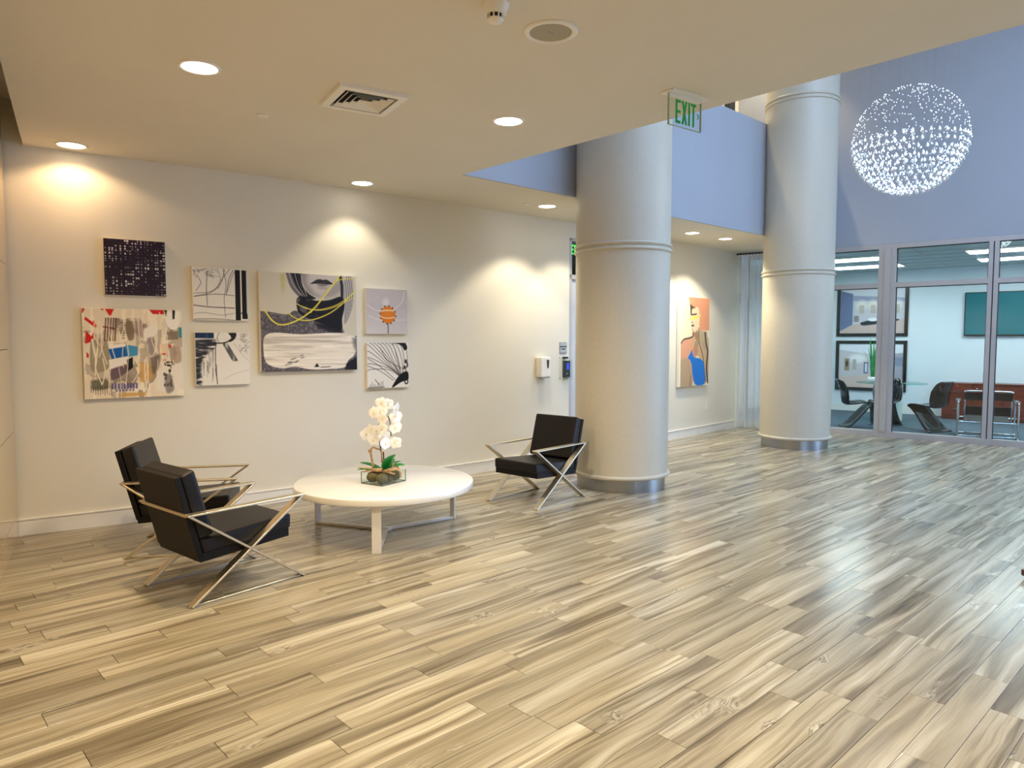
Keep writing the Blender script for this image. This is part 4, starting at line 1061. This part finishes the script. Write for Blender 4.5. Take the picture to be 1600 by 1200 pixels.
# ------------------------------------------------------------------ orchid arrangement
TZ = 0.4055; VA = R(14); VC = Vector((3.065, 4.785, TZ))
va = thing('glass_planter', 'low rectangular clear glass planter on the coffee table', 'planter', VC, VA)
hx, hy, hz = 0.135, 0.110, 0.094
for x0, x1, y0, y1, z0, z1 in ((-hx, hx, -hy, -hy + 0.005, 0, hz), (-hx, hx, hy - 0.005, hy, 0, hz), (-hx, -hx + 0.005, -hy, hy, 0, hz), (hx - 0.005, hx, -hy, hy, 0, hz), (-hx, hx, -hy, hy, 0, 0.006)):
    mb = MB(); mb.b(x0, x1, y0, y1, z0, z1); mb.build('glass_side', M['clear'], va)
mb = MB()
for sx in (-1, 1):
    for sy in (-1, 1):
        mb.b(sx * hx - 0.0018, sx * hx + 0.0018, sy * hy - 0.0018, sy * hy + 0.0018, 0, hz)
for sy in (-1, 1): mb.b(-hx, hx, sy * hy - 0.0018, sy * hy + 0.0018, 0, 0.005)
for sx in (-1, 1): mb.b(sx * hx - 0.0018, sx * hx + 0.0018, -hy, hy, 0, 0.005)
mb.build('green_edges', M['greenedge'], va)
Mv = Matrix.Translation(VC) @ Matrix.Rotation(VA, 4, 'Z')
def stone(lx, ly, lz, sx, sy, sz, seed, label):
    rs = random.Random(seed)
    bm = bmesh.new(); bmesh.ops.create_icosphere(bm, subdivisions=2, radius=1)
    for v_ in bm.verts:
        k = 1 + rs.uniform(-0.10, 0.10); v_.co = Vector((v_.co.x * sx * k, v_.co.y * sy * k, v_.co.z * sz * k + lz))
    me = bpy.data.meshes.new('stone'); bm.to_mesh(me); bm.free(); me.materials.append(M['moss'])
    for p_ in me.polygons: p_.use_smooth = True
    o = link(bpy.data.objects.new('mossy_stone', me)); o.matrix_world = Mv @ Matrix.Translation((lx, ly, 0)); return tag(o, label, 'stone', 'mossy stones in the glass planter')
for k, (lx, ly, sx, sy, sz, lab) in enumerate(((-0.072, -0.050, 0.050, 0.048, 0.040, 'mossy stone at the near left corner of the glass planter'), (0.003, -0.066, 0.022, 0.030, 0.030, 'mossy stone in the middle of the near glass side'), (0.078, -0.048, 0.046, 0.050, 0.040, 'mossy stone at the near right corner of the glass planter'),
                                               (-0.065, 0.048, 0.060, 0.048, 0.042, 'mossy stone at the back left of the glass planter'), (0.060, 0.050, 0.062, 0.048, 0.042, 'mossy stone at the back right of the glass planter'))):
    stone(lx, ly, 0.007 + sz, sx, sy, sz, k, lab)

oc = thing('white_orchid', 'white orchid with green leaves growing from the glass planter', 'orchid', VC)
fwd = Vector((-0.545, -0.838, 0))        # towards the room (camera side)
rgt = Vector((0.73, -0.68, 0))
def ob(r_, f_, z): return Vector((rgt.x * r_ + fwd.x * f_, rgt.y * r_ + fwd.y * f_, z))
# in metres from the planter centre: r to the right as seen from the room, z up from the table
stem1 = catmull([ob(0.005, 0.0, 0.06), ob(-0.012, 0.0, 0.20), ob(-0.03, 0.0, 0.34), ob(-0.03, 0.0, 0.48), ob(0.02, 0.0, 0.59), ob(0.055, 0.01, 0.615)], 6)
stem2 = catmull([ob(0.0, 0.0, 0.06), ob(-0.015, -0.005, 0.22), ob(-0.02, 0.0, 0.36), ob(0.01, 0.0, 0.50), ob(0.045, 0.01, 0.52), ob(0.062, 0.02, 0.42), ob(0.06, 0.025, 0.36)], 6)
mb = MB(); mb.tube(stem1, 0.0045, 7); mb.build('stem', M['stem'], oc)
mb = MB(); mb.tube(stem2, 0.0036, 7); mb.build('stem', M['stem'], oc)
mb = MB(); mb.tube([ob(0.012, -0.006, 0.05), ob(0.0, -0.006, 0.24)], 0.0055, 7); mb.build('stake', M['stem'], oc)
def orchid_leaf(az, L, W, up, droop, seed, m):
    n = 9; v = []; f = []
    for i in range(n):
        t_ = i / (n - 1); w_ = W * (math.sin(math.pi * min(1, t_ * 0.93 + 0.07)) ** 0.7)
        x = L * t_ * math.cos(up * (1 - 0.2 * t_)); z = L * (math.sin(up) * t_ - droop * t_ * t_)
        for s in (-1, -0.5, 0, 0.5, 1):
            v.append((x, s * w_, z + abs(s) * w_ * 0.35))
    for i in range(n - 1):
        for k in range(4): f.append((i * 5 + k, i * 5 + k + 1, (i + 1) * 5 + k + 1, (i + 1) * 5 + k))
    mb = MB(); Mx = Matrix.Rotation(az, 4, 'Z'); mb.add([Mx @ Vector(q) for q in v], f, True)
    o = mb.build('leaf', m, oc); o.location = (0, 0, 0.088)
    md = o.modifiers.new('thick', 'SOLIDIFY'); md.thickness = 0.003
ar = math.atan2(rgt.y, rgt.x)
orchid_leaf(ar + R(172), 0.21, 0.040, 0.42, 0.10, 1, M['leafdark'])
orchid_leaf(ar + R(-12), 0.20, 0.046, 0.55, 0.25, 2, M['leaf'])
orchid_leaf(ar + R(-35), 0.19, 0.056, 1.05, 0.10, 3, M['leaf'])
orchid_leaf(ar + R(200), 0.21, 0.030, 0.22, 0.10, 4, M['leafdark'])
orchid_leaf(ar + R(60), 0.17, 0.030, 0.7, 0.2, 5, M['leafdark'])
orchid_leaf(ar + R(15), 0.17, 0.032, 0.75, 0.25, 6, M['leafdark'])
def petal_mesh(L, W):
    n = 6; v = []; f = []
    for i in range(n):
        t_ = i / (n - 1); w_ = W * math.sin(math.pi * (0.10 + 0.84 * t_)) ** 0.6 * (0.35 + 0.65 * math.sin(math.pi * min(1, t_ + 0.22) * 0.72))
        for s in (-1, -0.4, 0.4, 1): v.append((s * w_, -0.10 * L * math.sin(math.pi * t_) + 0.12 * abs(s) * w_, L * t_))
    for i in range(n - 1):
        for k in range(3): f.append((i * 4 + k, i * 4 + k + 1, (i + 1) * 4 + k + 1, (i + 1) * 4 + k))
    mb = MB(); mb.add(v, f, True); me = mb.mesh('petal'); me.materials.append(M['petal']); return me
PM = [petal_mesh(0.050, 0.032), petal_mesh(0.049, 0.023)]
lipm = MB(); lipm.lathe([(0.0001, -0.012), (0.006, -0.010), (0.0075, -0.002), (0.005, 0.006), (0.0001, 0.009)], 10); lipme = lipm.mesh('flower'); lipme.materials.append(M['lip'])
rs = random.Random(11)
FL = [(-0.010, 0.020, 0.631), (0.043, 0.038, 0.626), (0.104, 0.055, 0.591), (-0.071, 0.029, 0.558), (-0.018, 0.046, 0.566), (0.101, 0.020, 0.525), (0.116, 0.008, 0.497), (-0.003, 0.055, 0.513), (0.096, 0.029, 0.439), (-0.093, 0.046, 0.424), (-0.131, -0.010, 0.379), (-0.048, 0.038, 0.414), (-0.005, 0.055, 0.434), (-0.078, 0.029, 0.343), (0.005, 0.046, 0.369), (0.066, 0.020, 0.318), (0.096, 0.038, 0.323), (0.020, 0.055, 0.318)]
for r_, f_, z in FL:
    fo = link(bpy.data.objects.new('flower', lipme), oc)
    fo.location = ob(r_, f_ * 1.3, z)
    az = math.atan2(fwd.y, fwd.x) + R(90) + rs.uniform(-0.6, 0.6) + r_ * 4
    fo.rotation_euler = (rs.uniform(-0.35, 0.3), 0, az)
    tw = rs.uniform(-0.3, 0.3)
    for k in range(5):
        pe = link(bpy.data.objects.new('petal', PM[0 if k in (1, 4) else 1]), fo)
        pe.rotation_euler = (0, R(72 * k) + tw, 0); pe.location = (0, 0.002 * (k % 2), 0)
        s_ = rs.uniform(0.92, 1.15); pe.scale = (s_, s_, s_)
bud = MB(); bud.lathe([(0.0001, 0), (0.006, 0.006), (0.005, 0.02), (0.0001, 0.034)], 8); o = bud.build('bud', M['petal'], oc); o.location = ob(0.028, 0.01, 0.64)

def driftwood(paths, loc_label):
    me = MB()
    for P_, r0, r1 in paths:
        C_ = catmull([ob(*q) for q in P_], 5); n = len(C_)
        C_ = [c + Vector((rs.uniform(-1, 1), rs.uniform(-1, 1), rs.uniform(-1, 1))) * 0.003 for c in C_]
        me.tube(C_, [r0 + (r1 - r0) * i / (n - 1) + rs.uniform(-0.0015, 0.0015) for i in range(n)], 7)
    o = me.build('driftwood', M['drift']); o.location = VC; return tag(o, loc_label, 'driftwood', 'driftwood twigs in the glass planter')
driftwood([([(-0.01, 0.03, 0.10), (-0.07, 0.05, 0.105), (-0.13, 0.04, 0.115), (-0.20, 0.05, 0.125)], 0.020, 0.005), ([(-0.08, 0.05, 0.11), (-0.13, 0.06, 0.10), (-0.17, 0.07, 0.095)], 0.012, 0.004)], 'knotty driftwood root poking out of the planter to the left')
driftwood([([(-0.085, 0.0, 0.14), (-0.095, 0.0, 0.20), (-0.10, 0.0, 0.245), (-0.085, 0.0, 0.275), (-0.055, 0.0, 0.27), (-0.02, 0.0, 0.25), (-0.015, 0.0, 0.16)], 0.009, 0.006), ([(-0.10, 0.0, 0.235), (-0.115, 0.0, 0.25), (-0.10, 0.01, 0.262)], 0.009, 0.004), ([(-0.085, 0.0, 0.14), (-0.07, 0.0, 0.09)], 0.009, 0.010)], 'upright looping driftwood twig beside the orchid stem')
driftwood([([(0.0, 0.05, 0.095), (0.05, 0.07, 0.105), (0.10, 0.06, 0.115), (0.13, 0.05, 0.09), (0.135, 0.045, 0.045)], 0.013, 0.006), ([(0.02, 0.06, 0.10), (0.06, 0.08, 0.085), (0.09, 0.075, 0.08)], 0.010, 0.005), ([(0.06, 0.06, 0.11), (0.08, 0.05, 0.15), (0.075, 0.05, 0.165)], 0.009, 0.004), ([(0.08, 0.06, 0.115), (0.11, 0.05, 0.135), (0.125, 0.05, 0.11)], 0.008, 0.005)], 'tangled driftwood root hanging over the right side of the planter')

# ------------------------------------------------------------------ crystal globe
CG = Vector((7.756, 2.554, 3.504)); CR = 0.515
ch = thing('crystal_chandelier', 'large globe chandelier of hanging crystal drops and beads', 'chandelier', CG)
def drop(mb, c, s):
    a = [(math.cos(R(60 * k)) * s * 0.62, math.sin(R(60 * k)) * s * 0.62) for k in range(6)]
    v = [(c[0], c[1], c[2] - s * 0.85)] + [(c[0] + q[0], c[1] + q[1], c[2] - s * 0.18) for q in a] + [(c[0] + q[0] * .55, c[1] + q[1] * .55, c[2] + s * 0.45) for q in a] + [(c[0], c[1], c[2] + s)]
    f = [(0, 1 + (k + 1) % 6, 1 + k) for k in range(6)] + [(1 + k, 1 + (k + 1) % 6, 7 + (k + 1) % 6, 7 + k) for k in range(6)] + [(7 + k, 7 + (k + 1) % 6, 13) for k in range(6)]
    mb.add(v, f)
big = MB(); small = MB(); wires = MB(); bd = MB()
rs = random.Random(5)
axis = Matrix.Rotation(R(10), 4, 'Y') @ Matrix.Rotation(R(-6), 4, 'X')
lat = -88
while lat < 2:
    rr = CR * math.cos(R(lat)); n = max(1, int(2 * math.pi * rr / 0.075))
    for k in range(n):
        a = 2 * math.pi * (k + 0.5 * (int(lat / 7.6) % 2)) / n
        drop(big, (rr * math.cos(a), rr * math.sin(a), CR * math.sin(R(lat))), 0.031)
    lat += 7.6
for k in range(440):
    z = rs.uniform(-0.05, 1.0); a = rs.uniform(0, 2 * math.pi); r_ = math.sqrt(max(0, 1 - z * z))
    c = (CR * r_ * math.cos(a), CR * r_ * math.sin(a), CR * z)
    drop(bd, c, 0.0068)
for k in range(420):
    z = rs.uniform(-1, -0.05); a = rs.uniform(0, 2 * math.pi); r_ = math.sqrt(1 - z * z) * 0.985
    drop(small, (CR * r_ * math.cos(a), CR * r_ * math.sin(a), CR * z * 0.985), 0.013)
for mbx, nm, m in ((big, 'crystal_drops', 'crystal'), (small, 'inner_crystals', 'crystal'), (bd, 'light_beads', 'bead')):
    o = mbx.build(nm, M[m], ch); o['kind'] = 'stuff'
for k in range(40):
    a = 2 * math.pi * k / 40; r_ = CR * (0.2 + 0.75 * ((k * 7) % 40) / 40)
    wires.tube([(r_ * math.cos(a), r_ * math.sin(a), 0.0), (r_ * math.cos(a), r_ * math.sin(a), ZT - CG.z - 0.03)], 0.0006, 4)
o = wires.build('hanging_wires', M['wire'], ch); o['kind'] = 'stuff'
mb = MB(); mb.lathe([(0.0001, ZT - CG.z - 0.05), (0.55, ZT - CG.z - 0.05), (0.55, ZT - CG.z)], 48); mb.build('ceiling_canopy', M['chrome'], ch)
ld = bpy.data.lights.new('chandelier_lamp', 'POINT'); ld.energy = 26; ld.color = (0.85, 0.93, 1.0); ld.shadow_soft_size = 0.20
lo = bpy.data.objects.new('lamp', ld); link(lo, ch); lo.location = (0, 0, 0.0)

# ------------------------------------------------------------------ meeting room furniture
def cthing(name, label, cat, a, v, z=0.004, rot=0.0, group=None):
    return thing(name, label, cat, cf(a, v, z), GRZ + rot, group)
def s_chair(a, v, rot, label):
    t = cthing('cantilever_chair', label, 'chair', a, v, 0.004, rot, 'glossy black moulded chairs')
    def sheet(name, prof, nseg=7):
        C_ = catmull([(q[0], q[1], 0) for q in prof], 4)
        HWs = np.interp(np.linspace(0, 1, len(C_)), np.linspace(0, 1, len(prof)), [q[2] for q in prof])
        CU = np.interp(np.linspace(0, 1, len(C_)), np.linspace(0, 1, len(prof)), [q[3] for q in prof])
        vv = []; ff = []
        for i, c in enumerate(C_):
            tx = C_[min(i + 1, len(C_) - 1)] - C_[max(i - 1, 0)]; tx.normalize(); nx_ = Vector((-tx.y, tx.x, 0))
            for k in range(nseg):
                s = -1 + 2 * k / (nseg - 1); off = CU[i] * s * s
                vv.append((c.x + nx_.x * off, s * HWs[i], max(0.0, c.y + nx_.y * off)))
        for i in range(len(C_) - 1):
            for k in range(nseg - 1): ff.append((i * nseg + k, i * nseg + k + 1, (i + 1) * nseg + k + 1, (i + 1) * nseg + k))
        mb = MB(); mb.add(vv, ff, True); o = mb.build(name, M['gloss'], t)
        md = o.modifiers.new('thick', 'SOLIDIFY'); md.thickness = 0.016; md.offset = 0
        return o
    # x forward, z up, half-width, edge curl
    sheet('base_skirt', [(-0.24, 0.010, 0.26, 0.00), (-0.12, 0.035, 0.25, 0.03), (0.00, 0.13, 0.23, 0.05), (0.10, 0.25, 0.215, 0.05), (0.17, 0.35, 0.215, 0.03), (0.22, 0.405, 0.22, 0.01)])
    sheet('seat', [(0.22, 0.405, 0.22, 0.01), (0.19, 0.432, 0.225, -0.01), (0.08, 0.428, 0.23, -0.03), (-0.06, 0.405, 0.22, -0.04), (-0.17, 0.40, 0.20, -0.03)])
    sheet('backrest', [(-0.17, 0.40, 0.20, -0.03), (-0.225, 0.43, 0.22, -0.04), (-0.25, 0.53, 0.24, -0.06), (-0.27, 0.66, 0.235, -0.06), (-0.31, 0.78, 0.20, -0.04), (-0.345, 0.83, 0.13, -0.02)])
    return t
s_chair(1.00, 0.12, R(-62), 'glossy black moulded chair at the left, beside the farther column')
s_chair(1.20, 1.18, R(62), 'glossy black moulded chair facing left, in front of the mahogany cabinet')
s_chair(1.55, 0.44, R(180), 'glossy black moulded chair mostly hidden behind the wide post')
t = cthing('glass_table', 'round glass meeting table on a white pedestal', 'table', 2.45, 0.36)
mb = MB(); mb.lathe([(0.0001, 0.712), (0.60, 0.712), (0.602, 0.718), (0.60, 0.724), (0.0001, 0.724)], 64); mb.build('glass_top', M['tableglass'], t)
mb = MB(); mb.b(-0.17, 0.17, -0.17, 0.17, 0, 0.711); mb.build('pedestal', M['white'], t, bevel=0.005)
t = cthing('potted_plant', 'spiky green potted plant on the glass table', 'plant', 2.35, 0.06, 0.729)
mb = MB(); mb.lathe([(0.0001, 0), (0.07, 0), (0.085, 0.10), (0.075, 0.10), (0.07, 0.085), (0.0001, 0.085)], 24); mb.build('pot', M['white'], t)
rs = random.Random(3)
for k in range(11):
    a = 2 * math.pi * k / 11; L_ = rs.uniform(0.5, 0.78); ln = rs.uniform(0.05, 0.16)
    mb = MB(); n = 7; vv = []; ff = []
    for i in range(n):
        s = i / (n - 1); w_ = 0.020 * (1 - s) ** 0.6 + 0.001; r_ = 0.025 + ln * s * s
        for q in (-1, 0, 1): vv.append((math.cos(a) * r_ - math.sin(a) * w_ * q, math.sin(a) * r_ + math.cos(a) * w_ * q, 0.09 + L_ * s + 0.0 * q))
    for i in range(n - 1):
        for q in range(2): ff.append((i * 3 + q, i * 3 + q + 1, i * 3 + q + 4, i * 3 + q + 3))
    mb.add(vv, ff, True); o = mb.build('leaf', M['leaf'], t); md = o.modifiers.new('thick', 'SOLIDIFY'); md.thickness = 0.004

# mahogany cabinets: local x = into the room, local y = to the left
t = cthing('filing_cabinet', 'mahogany two-drawer filing cabinet behind the black chair', 'cabinet', 3.50, 1.04)
W1 = 0.50
mb = MB(); mb.b(0.02, 0.50, -W1, 0, 0, 0.70); mb.build('body', M['mahog'], t, bevel=0.003, seg=1)
for z0, z1 in ((0.03, 0.34), (0.355, 0.675)):
    mb = MB(); mb.b(0.0, 0.019, -W1 + 0.01, -0.01, z0, z1); d_ = mb.build('drawer', M['mahog'], t, bevel=0.003, seg=1)
    mb = MB(); zc = (z0 + z1) / 2 + 0.03; mb.b(-0.026, -0.018, -W1 / 2 - 0.06, -W1 / 2 + 0.06, zc - 0.006, zc + 0.006)
    for yy in (-0.055, 0.055): mb.b(-0.026, 0.0, -W1 / 2 + yy - 0.005, -W1 / 2 + yy + 0.005, zc - 0.005, zc + 0.005)
    mb.build('handle', M['chrome'], d_)
mb = MB(); mb.lathe([(0.0001, 0.006), (0.008, 0.006), (0.008, 0)], 12, M=Matrix.Translation((0, -W1 / 2, 0.645)) @ Matrix.Rotation(R(-90), 4, 'Y')); mb.build('lock', M['chrome'], t)
t = cthing('credenza', 'long low mahogany credenza behind the chrome armchair', 'cabinet', 3.50, 1.545)
mb = MB(); mb.b(0.0, 0.5, -1.9, 0, 0.675, 0.705); mb.build('top', M['mahog'], t, bevel=0.003, seg=1)
mb = MB(); mb.b(0.03, 0.49, -1.9, 0, 0.0, 0.675); mb.build('body', M['mahog'], t)
for k in range(4):
    y1 = -0.015 - k * 0.473
    mb = MB(); mb.b(0.012, 0.029, y1 - 0.455, y1, 0.04, 0.665); d_ = mb.build('door', M['mahog'], t, bevel=0.003, seg=1)
    mb = MB(); mb.lathe([(0.0001, 0.02), (0.012, 0.018), (0.010, 0.006), (0.006, 0)], 12, M=Matrix.Translation((0.012, y1 - (0.40 if k % 2 else 0.05), 0.60)) @ Matrix.Rotation(R(-90), 4, 'Y')); mb.build('knob', M['chrome'], d_)

# tubular chrome armchair, facing away into the room
t = cthing('tubular_armchair', 'chrome tube armchair with black leather straps behind the glass', 'armchair', 0.95, 2.02, 0.004, R(8))
def tb(name, pts, r=0.0125): 
    mb = MB(); mb.tube(catmull(pts, 4), r, 8); return mb.build(name, M['chrome'], t)
for s in (-1, 1):
    y = s * 0.385
    tb('side_tube', [(0.30, y, 0.012), (-0.30, y, 0.012), (-0.345, y, 0.05), (-0.345, y, 0.40), (-0.33, y, 0.53), (-0.28, y, 0.565), (0.25, y, 0.565), (0.31, y, 0.52), (0.32, y, 0.40), (0.32, y, 0.05), (0.30, y, 0.012)])
    tb('back_tube', [(-0.20, s * 0.30, 0.26), (-0.27, s * 0.30, 0.45), (-0.335, s * 0.30, 0.70), (-0.34, s * 0.285, 0.735), (-0.34, 0.0, 0.738)])
    tb('seat_tube', [(-0.26, s * 0.27, 0.25), (0.0, s * 0.27, 0.32), (0.28, s * 0.27, 0.40), (0.31, s * 0.25, 0.41), (0.31, 0, 0.412)])
    mb = MB(); mb.bar((-0.29, y, 0.575), (0.26, y, 0.575), 0.065, 0.006, (0, 1, 0)); mb.build('arm_strap', M['leather'], t)
    tb('cross_tube', [(s * 0.24, -0.385, 0.03), (s * 0.24, 0, 0.03), (s * 0.24, 0.385, 0.03)], 0.011)
    tb('under_tube', [(-0.26 + 0.10 * (s + 1), -0.385, 0.25 + 0.03 * (s + 1)), (-0.26 + 0.10 * (s + 1), 0, 0.25 + 0.03 * (s + 1)), (-0.26 + 0.10 * (s + 1), 0.385, 0.25 + 0.03 * (s + 1))], 0.011)
for z0, z1, nm in ((0.60, 0.715, 'back_strap'), (0.36, 0.50, 'back_strap')):
    mb = MB(); mb.bar((-0.20 - 0.135 * (z0 - 0.26) / 0.44 - 0.016, 0, z0), (-0.20 - 0.135 * (z1 - 0.26) / 0.44 - 0.016, 0, z1), 0.62, 0.006, (0, 1, 0)); mb.build(nm, M['leather'], t)
mb = MB(); mb.bar((-0.26, 0, 0.262), (0.28, 0, 0.412), 0.56, 0.006, (0, 1, 0)); mb.build('seat_sling', M['leather'], t)

# television and framed photographs on the back wall of the meeting room
t = cthing('television', 'flat wall television with a teal reflection coloured into its dark screen', 'television', AB, 1.30, 1.60)
mb = MB(); mb.b(-0.07, -0.02, -1.50, 0, 0, 0.845); mb.build('bezel', M['blackpl'], t, bevel=0.004, seg=1)
mb = MB(); mb.b(-0.0725, -0.0705, -1.482, -0.018, 0.03, 0.828); mb.build('screen', M['screen'], t)
mb = MB(); mb.b(-0.02, 0.0, -0.9, -0.6, 0.25, 0.6); mb.build('wall_bracket', M['blackpl'], t)
def framed(v0, v1, z0, z1, P, label):
    w_ = v1 - v0; h_ = z1 - z0
    t = cthing('framed_print', label, 'framed picture', AB, (v0 + v1) / 2, z0, 0, 'framed room photographs')
    e = 0.065
    for q in ((-w_ / 2, w_ / 2, 0, e), (-w_ / 2, w_ / 2, h_ - e, h_), (-w_ / 2, -w_ / 2 + e, e, h_ - e), (w_ / 2 - e, w_ / 2, e, h_ - e)):
        mb = MB(); mb.b(-0.035, 0, q[0], q[1], q[2], q[3]); mb.build('frame_rail', M['blackpl'], t, bevel=0.003, seg=1)
    me = P.mesh('photograph', w_ - 2 * e, h_ - 2 * e); me.materials.append(M['photo'])
    o = link(bpy.data.objects.new('photograph', me), t); o.rotation_euler = (0, 0, R(-90)); o.location = (-0.012, 0, e)
    return t
p = Paint(1.3, 0.95, 100, (0.80, 0.78, 0.80), 12)
p.poly([(0, 0), (1, 0), (1, 0.22), (0.25, 0.16), (0, 0.10)], (0.86, 0.85, 0.87)); p.poly([(0, 0.02), (0.2, 0.1), (0.2, 0.85), (0, 0.95)], (0.42, 0.47, 0.60))
p.poly([(0.2, 0.14), (1, 0.22), (1, 0.30), (0.2, 0.26)], (0.62, 0.63, 0.72)); p.poly([(0, 0.95), (0.2, 0.80), (1, 0.68), (1, 1), (0, 1)], (0.80, 0.70, 0.66))
for k in range(4): p.ell(0.34 + 0.18 * k, 0.36, 0.08, 0.10, (0.97, 0.93, 0.86), 0.8, 8)
for k in range(4): p.rect(0.30 + 0.18 * k, 0.36, 0.38 + 0.18 * k, 0.55, (0.72, 0.66, 0.58), 0.7)
p.blob([(0.32, 0.76), (0.5, 0.70), (0.85, 0.68), (0.9, 0.72), (0.55, 0.80), (0.36, 0.82)], (0.16, 0.20, 0.24)); p.ell(0.52, 0.69, 0.08, 0.04, (0.97, 0.96, 0.95)); p.rect(0.22, 0.6, 0.3, 0.74, (0.45, 0.40, 0.40), 0.7)
framed(-1.05, 0.32, 1.60, 2.66, p, 'upper black-framed photograph of a lobby interior')
p = Paint(1.3, 0.95, 100, (0.80, 0.77, 0.78), 13)
p.poly([(0, 0), (1, 0), (1, 0.25), (0.60, 0.26), (0, 0.14)], (0.90, 0.90, 0.92)); p.poly([(0.60, 0.26), (1, 0.2), (1, 0.8), (0.60, 0.66)], (0.66, 0.64, 0.68)); p.poly([(0, 0.78), (0.6, 0.68), (1, 0.82), (1, 1), (0, 1)], (0.84, 0.75, 0.70))
p.ell(0.30, 0.34, 0.14, 0.10, (0.97, 0.96, 0.95), 0.8, 8); p.rect(0.09, 0.34, 0.17, 0.62, (0.62, 0.54, 0.42)); p.ell(0.13, 0.46, 0.02, 0.07, (0.25, 0.22, 0.2)); p.rect(0.22, 0.36, 0.28, 0.60, (0.70, 0.68, 0.66)); p.rect(0.40, 0.42, 0.47, 0.68, (0.38, 0.42, 0.5)); p.rect(0.42, 0.45, 0.455, 0.65, (0.86, 0.88, 0.92))
p.poly([(0.56, 0.30), (0.62, 0.28), (0.64, 0.66), (0.56, 0.64)], (0.30, 0.28, 0.30), 0.7); p.rect(0.85, 0.3, 1.0, 0.5, (0.5, 0.53, 0.62), 0.8)
framed(-1.05, 0.32, 0.45, 1.51, p, 'lower black-framed photograph of a gallery interior')
outlet(thing('power_outlet', 'white power outlet low on the meeting room wall', 'outlet', cf(AB, 0.66, 0.34), GRZ - R(90)))

# ------------------------------------------------------------------ low furniture runner at the right edge
t = thing('furniture_foot', 'end of a dark wooden furniture runner at the right edge of the floor', 'furniture', (5.443, 1.025, 0), R(-43))
mb = MB(); mb.b(0.0, 0.50, -0.03, 0.03, 0.022, 0.062); mb.build('wooden_runner', M['wood'], t, bevel=0.006)
for x in (0.03, 0.45):
    mb = MB(); mb.lathe([(0.022, 0.0), (0.022, 0.022), (0.0001, 0.022)], 16, c=(x, 0, 0)); mb.build('glide', M['champagne'], t)
